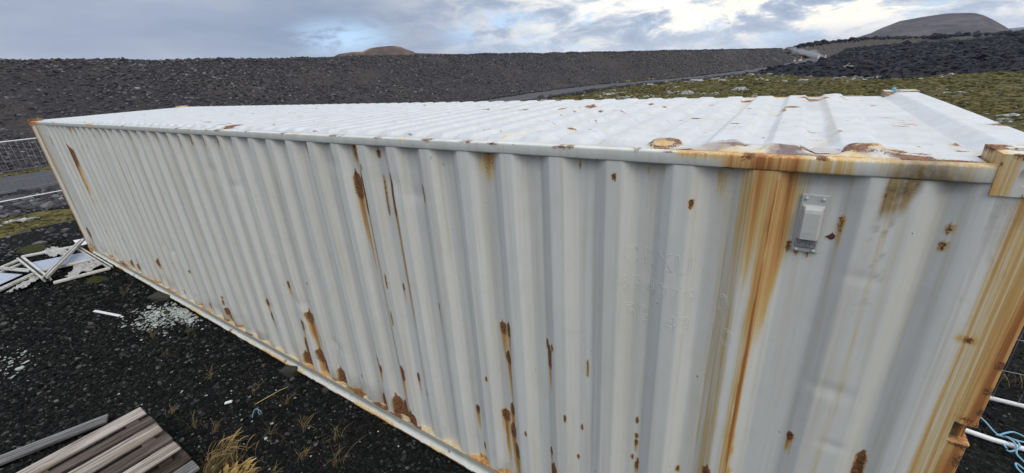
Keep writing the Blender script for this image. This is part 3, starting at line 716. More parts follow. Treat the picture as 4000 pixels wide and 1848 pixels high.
def make_roof():
    xs = set(np.round(np.concatenate([np.arange(-3.2, -.19, .012), np.arange(-7, -3.2, .026), np.arange(-L + .19, -7, .06)]), 4))
    for k in range(NRIB):
        c = RIB0 + .0475 - k * RIBP
        for d in (-.0795, -.0755, -.0495, -.0455, .0455, .0495, .0755, .0795): xs.add(round(c + d, 4))
    xs = np.array(sorted(x for x in xs if -L + .19 <= x <= -.185))
    xs = np.concatenate([xs[:1], xs[1:][np.diff(xs) > .0025]])
    xs[-1] = -.1845
    ys = np.unique(np.round(np.concatenate([[.0555], np.linspace(.057, .36, 50), np.linspace(.36, 2.05, 110), np.linspace(2.05, W - .057, 40)]), 4))
    X, Y = np.meshgrid(xs, ys, indexing='ij')
    ry = sstep(Y, .083, .122) * (1 - sstep(Y, W - .122, W - .083))
    ry = np.clip((Y - .083) / .037, 0, 1) * np.clip((W - .083 - Y) / .037, 0, 1)
    crush = np.exp(-np.abs((X + .70) / .28) ** 4) * (1 - sstep(Y, .16, .30))
    hrib = .021 * (1 - .35 * crush)
    Zz = 2.553 + hrib * ribx(X) * ry + (fbm(X * 1.6, Y * 1.8, 3, 81) - .5) * .0025 * sstep(Y, .06, .3) * (1 - sstep(Y, 2.15, 2.37))
    pool = np.exp(-((X + .565) / .06) ** 4 - ((Y - .15) / .065) ** 4)
    Zz += (1 - pool) * crush * (fbm(X * 17, Y * 22, 4, 82) - .42) * .030 * sstep(Y, .060, .085)
    # the lifted, dented rib ends
    Zz += .009 * np.exp(-((X + .435) / .07) ** 2 - ((Y - .155) / .055) ** 2) + .010 * np.exp(-((X + 1.114) / .05) ** 2 - ((Y - .115) / .05) ** 2) 
    Zz += .010 * np.exp(-((X + .46) / .06) ** 2 - ((Y - 2.28) / .06) ** 2)
    Zz = Zz * (1 - pool) + 2.550 * pool
    Zz[:, 0] -= .014
    R = np.zeros_like(X); S = np.zeros_like(X); G = np.zeros_like(X); Wt = np.zeros_like(X)
    j = fbm(X * 25, Y * 25, 3, 83) - .5
    for x, y, sx, sy, st in ROOF_RUST:
        kk = .55 if x > -1.3 else .42
        sx = max(sx * kk, .010); sy = max(sy * kk * .9, .011)
        if x < -3.2: sx = max(sx, .03)
        d = np.sqrt(((X - x + j * .03) / sx) ** 2 + ((Y - y + j * .05) / sy) ** 2)
        R = np.maximum(R, st * np.clip(1.15 - .6 * d, 0, 1)); S = np.maximum(S, .42 * st * np.exp(-d * d * .6))
    for cx_, cy_, rx_, ry_, v_ in ((-1.114, .112, .055, .042, 1.0), (-.435, .150, .070, .050, .9)):
        d = np.hypot((X - cx_) / rx_, (Y - cy_) / ry_) + j * .35
        R = R * (1 - np.exp(-d ** 4)); R = np.maximum(R, 1.1 * v_ * np.exp(-((d - 1.0) / .36) ** 2) * (.55 + .45 * sstep(Y, cy_ - .01, cy_ + .02)))
        S = np.maximum(S, .40 * v_ * np.exp(-d ** 4)); Wt = np.maximum(Wt, .55 * v_ * np.exp(-d ** 4) * (Y > cy_)); R = np.maximum(R, .95 * v_ * np.exp(-d ** 2) * sstep(fbm(X * 40, Y * 40, 3, 95), .45, .6))
    n = fbm(X * 9, Y * 12, 4, 84)
    pond = np.exp(-np.abs((X + .70) / .30) ** 4) * (1 - sstep(Y, .115, .21))
    n2 = fbm(X * 34, Y * 40, 4, 94)
    R = np.maximum(R, pond * (.10 + .75 * sstep(n, .40, .52) + .55 * (n2 - .45) * 2))
    G = np.maximum(G, pond * .75 * sstep(n2, .48, .60) * sstep(n, .38, .5))
    S = np.maximum(S, np.exp(-np.abs((X + .70) / .36) ** 6) * (1 - sstep(Y, .10, .22)) * .26)
    Wt = np.maximum(Wt, pond * sstep(fbm(X * 6, Y * 8, 2, 85), .45, .55) * .85)
    R = np.maximum(R, .8 * np.exp(-np.abs((X + .36) / .09) ** 4) * (1 - sstep(Y, .10, .16)) * sstep(n, .42, .6))
    R = np.maximum(R, .8 * np.exp(-np.abs((X + .235) / .05) ** 4) * (1 - sstep(Y, .075, .10)) * sstep(n, .40, .55))
    S = np.maximum(S, .42 * (1 - sstep(Y, .058, .075)) * np.exp(-np.abs((X + .6) / .6) ** 6))
    S = np.maximum(S, .25 * (1 - sstep(Y, .058, .075)) * sstep(fbm(X * 2, Y * 2, 3, 86), .5, .62))
    # run lines of old water

    def path(P, hw, v):
        D = np.full_like(X, 9.0)
        for (a, b_), (c, d) in zip(P[:-1], P[1:]):
            t = np.clip(((X - a) * (c - a) + (Y - b_) * (d - b_)) / ((c - a) ** 2 + (d - b_) ** 2), 0, 1)
            D = np.minimum(D, np.hypot(X - a - t * (c - a) + j * .02, Y - b_ - t * (d - b_)))
        return v * np.exp(-(D / hw) ** 2)
    for P, hw, v in (([(-.52, 2.1), (-.525, 1.2), (-.53, .45), (-.575, .30), (-.64, .24)], .016, .15), ([(-.53, .45), (-.56, .30), (-.63, .26)], .010, .28),
                     ([(-.86, 1.28), (-.79, 1.29), (-.745, 1.36)], .012, .32), ([(-1.86, .41), (-1.90, .25), (-1.93, .10)], .008, .34), ([(-2.13, 1.70), (-2.16, 1.1), (-2.17, .8)], .008, .3),
                     ([(-1.0, 2.05), (-.985, 1.5)], .012, .28), ([(-.83, 2.2), (-.83, 2.33), (-.45, 2.34)], .03, .2), ([(-.60, 1.9), (-.60, 2.2)], .05, .12)):
        S = np.maximum(S, path(P, hw, v))
    Wt = np.maximum(Wt, path([(-.575, 2.30), (-.58, 1.9), (-.60, 1.5)], .055, .34)); Wt = np.maximum(Wt, path([(-.545, .75), (-.55, .3), (-.60, .16)], .02, .32)); Wt = np.maximum(Wt, path([(-1.02, .085), (-.40, .085)], .03, .75) * sstep(n, .40, .52))
    R = np.maximum(R, .9 * np.exp(-np.abs((X + 12.0) / .07) ** 4) * sstep(fbm(X * 6, Y * 6, 3, 87), .42, .6) * (Y < .9))
    # thin flaking over the whole sheet
    G = np.maximum(G, .07 * (1 - ribx(X)) * sstep(fbm(X * 3, Y * 2.2, 4, 92), .42, .66))  # faint channel dirt, put in to strengthen the light-dark contrast of the ribs
    G = np.maximum(G, .22 * (1 - sstep(Y, .06, .11)) * sstep(fbm(X * 5, Y * 9, 3, 93), .40, .62))
    fl = fbm(X * 10, Y * 34, 2, 88)
    R = np.maximum(R, .55 * sstep(fl, .80, .86))
    V = np.stack([X, Y, Zz], -1).reshape(-1, 3)
    return mesh_np('roof_panel', V, gridq(len(xs), len(ys), flip=False), attrs={'rust': np.clip(R, 0, 1.2), 'stain': np.clip(S, 0, 1), 'grime_shade': G, 'wet': np.clip(Wt, 0, 1)}, smooth=True)


link('roof_panel', make_roof(), M['roof_paint'], box)


def header(name, x_in, x_top, x_out, zt):
    sec = [(x_in, 2.551), (x_in + (x_top - x_in) * .12, 2.554), (x_in + (x_top - x_in) * .88, zt - .003), (x_top, zt), (x_out - (.012 if x_out > x_top else -.012), zt), (x_out, zt - .010), (x_out, 2.46), (x_out - (.04 if x_out > x_top else -.04), 2.46)]
    ys = np.concatenate([np.linspace(.164, W - .164, 60)])
    V = np.array([[(s_[0], y, s_[1]) for s_ in sec] for y in ys])
    V[:, 2:5, 2] += ((fbm(ys * 1.5, ys * 0, 3, 90) - .5) * .008)[:, None]
    q = gridq(len(ys), len(sec), flip=(x_out < x_top))
    me = mesh_np(name, V.reshape(-1, 3), q)
    wear_attrs(me, lambda x, y, z: .8 * np.exp(-((x + .01) / .03) ** 2 - ((y - .66) / .06) ** 2) + .5 * (z < 2.5) * sstep(fbm(y * 9, z * 9, 3, 91), .5, .65), lambda x, y, z: .25 * (z < 2.52) + .3 * np.exp(-((y - .2) / .05) ** 2) * (x < -.15), None)
    return link(name, me, M['roof_paint'], box)


header('roof_header', -.185, -.112, 0.0, 2.586)
header('roof_header', -L + .185, -L + .15, -L, 2.562)


# ---- corner posts
def post(mx, my, notch):
    """hollow J section swept up z; mx/my mirror it to its corner"""
    zs = np.unique(np.round(np.concatenate([np.linspace(.118, 2.473, 120), [1.598, 1.602, 1.678, 1.682]]), 4))
    xs = np.concatenate([np.linspace(-.160, -.012, 18), [-.006, -.002, 0.0]])
    ys = np.concatenate([[.0023, .0020], np.full(16, .001), [.002, .006, .012]])
    sec = [(x, y) for x, y in zip(xs, ys)] + [(0.0, .06), (0.0, .12), (0.0, .16), (-.04, .16), (-.04, .06), (-.15, .045)]
    sec = np.array(sec)
    V = np.zeros((len(zs), len(sec), 3))
    V[:, :, 0] = sec[None, :, 0]; V[:, :, 1] = sec[None, :, 1]; V[:, :, 2] = zs[:, None]
    if notch:
        nz = (zs > 1.6) & (zs < 1.68)
        k = np.where(sec[:, 0] > -.052)[0]
        for zi in np.where(nz)[0]:
            V[zi, k, 1] = np.maximum(V[zi, k, 1], .032); V[zi, k, 0] = np.where(V[zi, k, 0] > -.03, np.minimum(V[zi, k, 0], -.012), V[zi, k, 0])
        # bent lips above and below the cut
        for zc in (1.598, 1.682):
            zi = np.argmin(abs(zs - zc)); V[zi, k, 1] -= .004; V[zi, k, 0] += .003
        V[:, :, 1] += ((fbm(zs * 3, zs * 0, 3, 95) - .5) * .006)[:, None] * (sec[None, :, 0] > -.05)
    R_, S_, G_ = np.zeros(V.shape[:2]), np.zeros(V.shape[:2]), np.zeros(V.shape[:2])
    X, Z = V[:, :, 0], V[:, :, 2]
    n = .7 + .6 * vnoise(X * 70, Z * .9, 97)
    S_ = (.38 * sstep(X, -.125, -.085) + .55 * sstep(X, -.055, -.012)) * n + .30 * sstep(X, -.13, -.11) * (1 - sstep(X, -.105, -.09))
    S_ = np.maximum(S_, .95 * sstep(X, -.09, -.02) * (1 - sstep(Z, 1.5, 1.66)))
    S_ = np.maximum(S_, .10 * sstep(X, -.17, -.12))
    for rz, rx, wd, hz in ((1.695, -.03, .022, .010), (1.745, -.008, .012, .015), (1.83, -.012, .018, .012), (1.93, -.01, .015, .014), (1.590, -.02, .03, .008), (1.580, -.004, .012, .012), (2.0, -.1, .012, .01), (1.65, -.002, .01, .05), (1.52, -.01, .012, .03)):
        d = ((X - rx) / wd) ** 2 + ((Z - rz) / hz) ** 2
        R_ = np.maximum(R_, .95 * np.exp(-d * .6)); S_ = np.maximum(S_, .8 * np.exp(-d * .2))
    if notch:
        cut = (Z > 1.6) & (Z < 1.68) & (X > -.052)
        R_ = np.maximum(R_, .45 * cut * fbm(X * 60, Z * 60, 2, 98)); S_ = np.maximum(S_, .75 * cut)
        G_ = np.maximum(G_, 1.0 * cut * (X < -.028))  # inside of the notch painted dark, standing in for the recess shade
        G_ = np.maximum(G_, .35 * sstep(Z, 2.2, 2.46) * (X > -.2) * (X < -.1) * (.3 + fbm(X * 60, Z * 20, 3, 99)))
        mot = sstep(fbm(X * 90, Z * 28, 3, 100), .60, .72)
        G_ = np.maximum(G_, .20 * mot * sstep(Z, 1.95, 2.3) * (X < -.08))
    else:
        R_ = np.maximum(R_, .75 * sstep(X, -.03, -.004) * sstep(fbm(X * 20, Z * 4, 3, 102), .40, .55))
        S_ = np.maximum(S_, .75 * sstep(X, -.10, -.02) * n)
        S_ = np.maximum(S_, .8 * sstep(fbm(X * 30, Z * .5, 3, 103), .5, .62) * sstep(Z, .6, 2.2))
    V[:, :, 0] = V[:, :, 0] if mx > 0 else -L - V[:, :, 0]
    V[:, :, 1] = V[:, :, 1] if my > 0 else W - V[:, :, 1]
    q = gridq(len(zs), len(sec), flip=(mx * my > 0))
    return mesh_np('corner_post', V.reshape(-1, 3), q, attrs={'rust': R_, 'stain': np.clip(S_, 0, 1), 'grime_shade': np.clip(G_, 0, 1), 'wet': np.zeros_like(R_)})


for mx, my in ((1, 1), (-1, 1), (1, -1), (-1, -1)):
    link('corner_post', post(mx, my, mx > 0 and my > 0), M['side_paint'], box)


# ---- corner castings with their oval holes
def casting(mx, my, mz):
    sx, sy, sz = .178, .162, .118
    mb = MB()

    def plate(c, u, v, hu, hv, ru, rv, nrm):
        c, u, v, nrm = (np.array(a, float) for a in (c, u, v, nrm))
        ca = math.atan2(hv, hu)
        an = sorted(set(np.linspace(0, 2 * math.pi, 28, endpoint=False)) | {ca, math.pi - ca, math.pi + ca, 2 * math.pi - ca})
        O, I, D, E = [], [], [], []
        for a in an:
            co, si = math.cos(a), math.sin(a)
            t = min(hu / max(abs(co), 1e-9), hv / max(abs(si), 1e-9))
            O.append(c + u * co * t + v * si * t)
            m_ = (I, D)
            k = (abs(co / 1) ** 2.6 + abs(si) ** 2.6) ** (-1 / 2.6)
            I.append(c + u * co * ru * k + v * si * rv * k)
            D.append(c + u * co * ru * k + v * si * rv * k - nrm * .030)
        n = len(an)
        b_ = mb.addv(O + I + D)
        e = mb.addv([c - nrm * .030])
        for k in range(n):
            k2 = (k + 1) % n
            mb.Q += [[b_ + k, b_ + k2, b_ + n + k2, b_ + n + k], [b_ + n + k, b_ + n + k2, b_ + 2 * n + k2, b_ + 2 * n + k]]
            mb.T.append([b_ + 2 * n + k, b_ + 2 * n + k2, e])
    zc = sz / 2
    plate((-sx / 2, 0, -zc), (1, 0, 0), (0, 0, 1), sx / 2, sz / 2, .047, .034, (0, -1, 0))          # long side
    plate((0, sy / 2, -zc), (0, 1, 0), (0, 0, 1), sy / 2, sz / 2, .036, .032, (1, 0, 0))            # end
    plate((-sx / 2, sy / 2, 0), (1, 0, 0), (0, 1, 0), sx / 2, sy / 2, .058, .032, (0, 0, 1))        # top
    b_ = mb.addv([(-sx, 0, 0), (-sx, sy, 0), (-sx, sy, -sz), (-sx, 0, -sz), (0, sy, 0), (0, sy, -sz), (0, 0, -sz)])
    mb.Q += [[b_, b_ + 1, b_ + 2, b_ + 3], [b_ + 1, b_ + 4, b_ + 5, b_ + 2], [b_ + 3, b_ + 2, b_ + 5, b_ + 6]]
    me = mb.mesh('corner_casting')
    n = len(me.vertices); co = np.empty(n * 3, np.float32); me.vertices.foreach_get('co', co); co = co.reshape(-1, 3)
    co[:, 1] -= .004; co[:, 0] += .002
    if mz < 0: co[:, 2] = -H - co[:, 2]
    if mx < 0: co[:, 0] = -L - co[:, 0]
    if my < 0: co[:, 1] = W - co[:, 1]
    co[:, 2] += H
    me.vertices.foreach_set('co', co.ravel()); me.update()
    bm = bmesh.new(); bm.from_mesh(me)
    bmesh.ops.remove_doubles(bm, verts=bm.verts, dist=1e-5)
    if mz > 0 and my > 0 and mx > 0:
        bmesh.ops.subdivide_edges(bm, edges=[e for e in bm.edges if e.calc_length() > .02], cuts=3, use_grid_fill=True)
    bmesh.ops.recalc_face_normals(bm, faces=bm.faces)
    bm.to_mesh(me); bm.free()
    far = .9 if mx < 0 else 0

    def cS(x, y, z):
        n_ = .6 + .8 * vnoise(x * 40, z * 5 + y * 30, 110)
        e = .75 * sstep(x, -.05, -.005) + .35 * (1 - sstep(x, -.172, -.14)) + far * .6
        return np.clip(.17 + .75 * e, 0, .9) * n_ * (1.0 if my > 0 else .5) if mz > 0 else .6 * n_

    def cR(x, y, z):
        top = sstep(z, H - .035, H - .008)
        return (.72 if my > 0 else .5) * top * sstep(fbm(x * 30, y * 30 + z * 10, 3, 111), .40, .58) + .5 * sstep(fbm(x * 40, z * 30 + y * 20, 3, 112), .64, .72) + far * .4 * sstep(fbm(x * 20, z * 14 + y * 20, 3, 113), .45, .6)
    wear_attrs(me, cR, cS, None)
    return link('corner_casting', me, M['rail_paint'], box)


for mz in (1, -1):
    for mx, my in ((1, 1), (-1, 1), (1, -1), (-1, -1)):
        casting(mx, my, mz)


# ---- ends
def end_panel(x0, sgn):
    ys = []; xs = []
    n = 9; p = (W - .36) / n
    for i in range(n):
        y0 = .18 + i * p
        ys += [y0, y0 + p * .25, y0 + p * .5, y0 + p * .75]; xs += [0, 0, .04, .04]
    ys.append(W - .18); xs.append(0)
    V = np.array([[(x0 - sgn * x, y, z) for z in (.12, 2.48)] for x, y in zip(xs, ys)])
    return wear_attrs(mesh_np('end_panel', V.reshape(-1, 3), gridq(len(ys), 2, flip=sgn < 0)), fS=lambda x, y, z: .3 * fbm(y * 5, z, 3, 3))


link('end_panel', end_panel(-.035, 1), M['side_paint'], box)
link('end_panel', end_panel(-L + .035, -1), M['side_paint'], box)
for x0, x1 in ((-.12, -.01), (-L + .01, -L + .12)):
    mb = MB(); mb.box((x0, .164, .002), (x1, W - .164, .11), .006)
    link('end_sill', wear_attrs(mb.mesh('end_sill'), fS=lambda x, y, z: .5 * fbm(y * 4, z, 3, 5)), M['rail_paint'], box)

# ---- ventilator
vent = link('ventilator', None, None, box)
mb = MB(); mb.obox((-.571, .034, 2.314), (.082, .010, .218), np.eye(3), .004)
link('base_plate', mb.mesh('base_plate'), M['plate_paint'], vent)
# hooded cover, thicker towards its top, open at the foot
sec = [(.033, 2.385), (.012, 2.381), (.006, 2.372), (.004, 2.36), (.006, 2.29), (.008, 2.262), (.016, 2.258), (.033, 2.256)]
V = []
for x in (-.604, -.600, -.594, -.548, -.542, -.538):
    e = 1.0 if -.599 < x < -.543 else (.55 if -.602 < x < -.5385 else 0)
    V.append([(x + (.004 if z < 2.3 else 0) * 0, .030 + (y - .030) * e, z) for y, z in sec])
V = np.array(V)
q = gridq(6, len(sec), flip=True)
link('cover', mesh_np('cover', V.reshape(-1, 3), q), M['vent_plastic'], vent)
mb = MB(); mb.box((-.605, .021, 2.226), (-.541, .0295, 2.257), .002)
link('grille', mb.mesh('grille'), M['grille'], vent)
for bx, bz in ((-.596, 2.408), (-.547, 2.408), (-.597, 2.215), (-.546, 2.215)):
    mb = MB(); mb.tube([(bx, .030, bz), (bx, .0245, bz), (bx, .023, bz)], [.0062, .0055, .003], 8)
    link('bolt', mb.mesh('bolt', True), M['vent_plastic'], vent)

# torn red sticker beside the ventilator
pts = [(-.519, 2.2735), (-.507, 2.283), (-.501, 2.2915), (-.4985, 2.286), (-.493, 2.283), (-.4935, 2.271), (-.4955, 2.2695), (-.497, 2.2665), (-.4985, 2.268), (-.5015, 2.2635), (-.510, 2.269)]
yy = float(prof(-.505)) - .0035
V = np.array([(x, prof(x) - .004, z) for x, z in pts] + [(x, prof(x) - .0028, z) for x, z in pts])
me = bpy.data.meshes.new('sticker')
n = len(pts)
me.from_pydata([tuple(v) for v in V], [], [tuple(range(n))[::-1], tuple(range(n, 2 * n))] + [(i, (i + 1) % n, n + (i + 1) % n, n + i) for i in range(n)])
link('sticker', me, M['sticker_red'], box)


# raised lettering left under the white overpaint
def lettering(txt, x0, z0, size, spacing):
    cu = bpy.data.curves.new('t', 'FONT')
    cu.body = txt; cu.size = size; cu.space_character = spacing; cu.fill_mode = 'NONE'; cu.bevel_depth = .0011; cu.bevel_resolution = 0; cu.resolution_u = 3
    to = bpy.data.objects.new('t', cu); COL.objects.link(to)
    dg = bpy.context.evaluated_depsgraph_get()
    me = bpy.data.meshes.new_from_object(to.evaluated_get(dg))
    bpy.data.objects.remove(to); bpy.data.curves.remove(cu)
    n = len(me.vertices); co = np.empty(n * 3, np.float32); me.vertices.foreach_get('co', co); co = co.reshape(-1, 3).astype(float)
    X = co[:, 0] * .84 + x0; Z = co[:, 1] + z0
    out = np.stack([X, prof(X) + (fbm(X * 2.3, Z * 1.6, 3, 21) - .5) * .007 - .0006 - co[:, 2] * .8, Z], -1).astype(np.float32)
    me.vertices.foreach_set('co', out.ravel()); me.update()
    me.name = 'raised_lettering'
    return link('raised_lettering', me, M['side_paint'], box)


for t in (('CRXU', -1.245, 2.035, .118, 1.25), ('494979', -1.255, 1.885, .118, 1.20), ('0', -.835, 1.885, .118, 1.0), ('GB', -1.250, 1.735, .118, 1.2), ('43', -1.030, 1.735, .118, 1.2), ('10', -.86, 1.735, .118, 1.2)):
    wear_attrs(lettering(*t).data)

# rain water standing on the dented roof edge
an = np.linspace(0, 2 * np.pi, 26, endpoint=False)
rr = .8 + .4 * vnoise(np.cos(an) * 2 + 5, np.sin(an) * 2, 4)
V = np.concatenate([np.stack([-.565 + .050 * rr * np.cos(an), .150 + .062 * rr * np.sin(an), np.full(26, 2.5545)], -1), [[-.565, .150, 2.5546]]])
M['water'] = principled('water', lambda b: dict(color=(.20, .19, .20), rough=.03, spec=.9))
link('puddle', mesh_np('puddle', V, tris=[[i, (i + 1) % 26, 26] for i in range(26)], smooth=True), M['water'], None, kind='stuff')

# blue rag tied into the far roof casting
mb = MB()
for k in range(5):
    a = k * 1.3
    mb.tube([(-.125 + .012 * math.cos(a), W - .085 + .006 * math.sin(a), 2.575), (-.125 + .009 * math.cos(a), W - .085 + .008 * math.sin(a), 2.597), (-.122 + .006 * math.cos(a + .6), W - .085 + .006 * math.sin(a + .6), 2.606 + .004 * (k % 3)), (-.118 + .003 * math.cos(a), W - .09, 2.602)], [.004, .0055, .0045, .002], 6)
tag(link('rope_scrap', mb.mesh('rope_scrap', True), M['cloth_blue']), 'blue rope scrap knotted in the far right roof corner of the container', 'rope scrap')

# ------------------------------------------------------------------ terrain
GZ = -.05
CX, CY, CZ = CAMPOS
ROAD = np.array([(-25.5, -60), (-25.5, 1), (-27.6, 40), (-24.4, 62), (-15, 71), (-7, 100), (-1.7, 140), (1.6, 190), (3.5, 225), (9, 262), (24, 310)], float)
BASE = np.array([(-29.4, -60), (-29.2, 1), (-31.2, 44), (-28.2, 70), (-18, 79), (-9.6, 108), (-5.4, 140), (-2.6, 185), (-1.0, 215)], float)


def smooth_poly(P, step):
    for _ in range(3):
        Q = [P[0]]
        for a, b_ in zip(P[:-1], P[1:]): Q += [a * .75 + b_ * .25, a * .25 + b_ * .75]
        P = np.array(Q + [P[-1]])
    s = np.concatenate([[0], np.cumsum(np.hypot(*np.diff(P, axis=0).T))])
    t = np.arange(0, s[-1], step)
    return np.stack([np.interp(t, s, P[:, 0]), np.interp(t, s, P[:, 1])], 1)


ROADP = smooth_poly(ROAD, 2.0)


def dpoly(x, y, P):
    x = np.asarray(x).ravel(); y = np.asarray(y).ravel()
    out = np.full(len(x), 1e9)
    for (a, b_), (c, d) in zip(P[:-1], P[1:]):
        t = np.clip(((x - a) * (c - a) + (y - b_) * (d - b_)) / ((c - a) ** 2 + (d - b_) ** 2), 0, 1)
        out = np.minimum(out, np.hypot(x - a - t * (c - a), y - b_ - t * (d - b_)))
    return out


LE = np.array([(-60, 90), (-8, 76), (-3, 68), (1.7, 57), (6.5, 52), (9, 53.5), (12, 57), (15.6, 56), (40, 58), (400, 120)], float)


def lava_depth(x, y):
    e = np.interp(x, LE[:, 0], LE[:, 1]) + (fbm(x * .35, y * .35, 3, 140) - .5) * 5
    return y - e


def moss_mask(x, y, dr):
    right = (y > 7.5 + 4 * (fbm(x * .5, y * .5, 3, 141) - .5)) & (dr > 6.2 + 6 * (fbm(x * .22, y * .22, 3, 142) - .45)) & (x > -26)
    left = ((x + 17.2) / 1.15) ** 2 + ((y + .9) / 2.0) ** 2 + 1.2 * (fbm(x * 1.1, y * 1.1, 3, 143) - .5) < 1
    return right | left


azs = np.concatenate([np.arange(-180, -112, 3.0), np.arange(-112, -92, 1.0), np.arange(-92, 24, .2), np.arange(24, 60, 1.0), np.arange(60, 180, 3.0), [180.0]])
rs = np.concatenate([[.02, .5, 1.0, 1.6], np.geomspace(2.2, 420, 300), np.geomspace(440, 7800, 40)])
AZ, RR = np.meshgrid(np.radians(azs), rs, indexing='ij')
GX = CX + np.sin(AZ) * RR; GY = CY + np.cos(AZ) * RR
DR = dpoly(GX, GY, ROADP).reshape(GX.shape)
LD = lava_depth(GX, GY)
LAVA = (LD > 0) & (DR > 5.0) & (RR < 620) & (GX > -9 - .0 * GY)
MOSS = moss_mask(GX, GY, DR) & ~LAVA & (RR < 420)
ROADM = (DR < 3.0 + 2.4 * (fbm(GX * .3, GY * .3, 4, 144) - .5)) & (RR < 420)
far = sstep(RR, 12, 40)
GZZ = GZ + .02 * (fbm(GX * 2.2, GY * 2.2, 4, 145) - .5) + far * .35 * (fbm(GX * .11, GY * .11, 3, 146) - .5) * sstep(DR, 3, 9)
mm = sstep(DR, 5, 9) * sstep(RR, 9, 16)
GZZ += MOSS * ((.34 * (fbm(GX * .55, GY * .55, 5, 147) - .45)) * (.35 + .65 * mm))
lv = sstep(LD, 0, 5) * sstep(DR, 5, 9) * (GX > -9)
ln = np.abs(fbm(GX * .16, GY * .16, 6, 148, .58) - .5) * 2
GZZ += LAVA * lv * (.35 + 1.3 * (.42 - ln) + .6 * (fbm(GX * .8, GY * .8, 3, 149) - .5) + 1.9 * sstep(RR, 70, 260))
GZZ -= sstep(RR, 500, 7800) * 6
Vg = np.stack([GX, GY, GZZ], -1).reshape(-1, 3)
Q = gridq(len(azs), len(rs))
cls = np.where(ROADM, 1, np.where(LAVA, 2, np.where(MOSS, 3, 0))).ravel()
qc = cls[Q]
face_cls = np.where((qc == 1).sum(1) >= 2, 1, np.where((qc == 2).sum(1) >= 2, 2, np.where((qc == 3).sum(1) >= 2, 3, 0)))
terrain = {}
for k, nm, mt in ((0, 'ground', 'gravel_soil'), (1, 'road', 'road_gravel'), (2, 'lava_field', 'lava'), (3, 'moss_ground', 'moss')):
    q = Q[face_cls == k]
    u, inv = np.unique(q, return_inverse=True)
    o = link(nm, mesh_np(nm, Vg[u], inv.reshape(-1, 4), smooth=True), M[mt], None, kind='structure')
    terrain[nm] = o


# ---- the rubble embankment along the road
CREST_AZ = np.array([-120, -81.5, -73.3, -62.4, -48.7, -32.9, -17.3, -3.7, -1.9, -1.0, .2])
CREST_EL = np.array([.062, .0595, .0562, .0511, .0465, .0343, .0212, .0085, .0066, .001, -.013])


class Bank:
    def __init__(s, P, step, azt, elt, run):
        s.P = smooth_poly(P, step); T = np.gradient(s.P, axis=0)
        k = 9
        T = np.stack([np.convolve(np.pad(T[:, i], k, 'edge'), np.ones(2 * k + 1) / (2 * k + 1), 'valid') for i in (0, 1)], 1)
        T /= np.linalg.norm(T, axis=1)[:, None]
        s.N = np.stack([-T[:, 1], T[:, 0]], 1)
        s.run = run
        c = s.P + s.N * run
        dx, dy = c[:, 0] - CX, c[:, 1] - CY
        d = np.hypot(dx, dy)
        s.hc = np.clip(CZ + d * np.interp(np.degrees(np.arctan2(dx, dy)), azt, elt), .4, 9)

    def at(s, i, t):
        """i: float station index, t: 0 foot .. 1 crest .. 1.5 plateau .. 2.6 back foot"""
        i0 = np.clip(np.floor(i).astype(int), 0, len(s.P) - 2); f = i - i0
        p = s.P[i0] * (1 - f)[..., None] + s.P[i0 + 1] * f[..., None]
        n = s.N[i0] * (1 - f)[..., None] + s.N[i0 + 1] * f[..., None]
        h = s.hc[i0] * (1 - f) + s.hc[i0 + 1] * f
        xy = p + n * (s.run * t)[..., None]
        prof_t = np.where(t < 1, t, np.where(t < 1.5, 1.0, np.clip(1 - (t - 1.5) / 1.1, 0, 1)))
        z = GZ - .06 + (h + .06) * prof_t
        z = z + (fbm(xy[..., 0] * .45, xy[..., 1] * .45, 4, 150) - .5) * .32 * np.clip(t * 3, 0, 1) * np.clip((2.6 - t), 0, 1)
        z = z - .25 * np.sin(np.clip(t, 0, 1) * math.pi) * (fbm(i * .07, t * 0, 2, 151))
        return np.concatenate([xy, z[..., None]], -1)


def make_bank(bank, name):
    ii = np.arange(len(bank.P) - 1, dtype=float)
    tt = np.concatenate([np.linspace(-.02, 1, 30), [1.06, 1.2, 1.5, 1.9, 2.6]])
    I, T = np.meshgrid(ii, tt, indexing='ij')
    return link(name, mesh_np(name, bank.at(I, T).reshape(-1, 3), gridq(len(ii), len(tt)), smooth=True), M['bank_soil'], None, kind='structure')


bank1 = Bank(BASE, .5, CREST_AZ, CREST_EL, 8.6)
emb = make_bank(bank1, 'embankment')
bank2 = Bank(np.array([(6.0, 226), (10, 246), (19, 274), (33, 310), (47, 350), (66, 400)], float), 1.5,
             [-3, -1.3, .9, 3.0, 5.0, 7, 9, 15], [.004, .0085, .0095, .0112, .0118, .0095, .008, .006], 9.5)
emb2 = make_bank(bank2, 'embankment')

r2 = np.random.default_rng(3)


def bank_rocks(bank, n, smin, smax, ref, wpow):
    c = bank.P + bank.N * bank.run * .5
    d = np.hypot(c[:, 0] - CX, c[:, 1] - CY)
    wgt = d ** -wpow; wgt[bank.P[:, 1] < -12] = 0
    i = r2.choice(len(d) - 1, n, p=wgt[:-1] / wgt[:-1].sum()) + r2.random(n)
    t = r2.random(n) ** .9
    cr = r2.random(n) < .10
    t = np.where(cr, 1.0 + r2.normal(0, .03, n), t)
    P = bank.at(np.clip(i, 0, len(d) - 2), np.clip(t, .0, 1.06))
    keep = (fbm(i * .09 * (ref / .5), t * 3.2, 3, 152) + .35 * r2.random(n) > .56) | cr | (t < .05)
    dd = np.hypot(P[:, 0] - CX, P[:, 1] - CY)
    S = np.exp(r2.normal(0, .48, n)) * (smin + (smax - smin) * np.clip(dd / 150, 0, 1))
    return P[keep], np.clip(S[keep], .05, .24 + .0018 * dd[keep]), dd[keep]


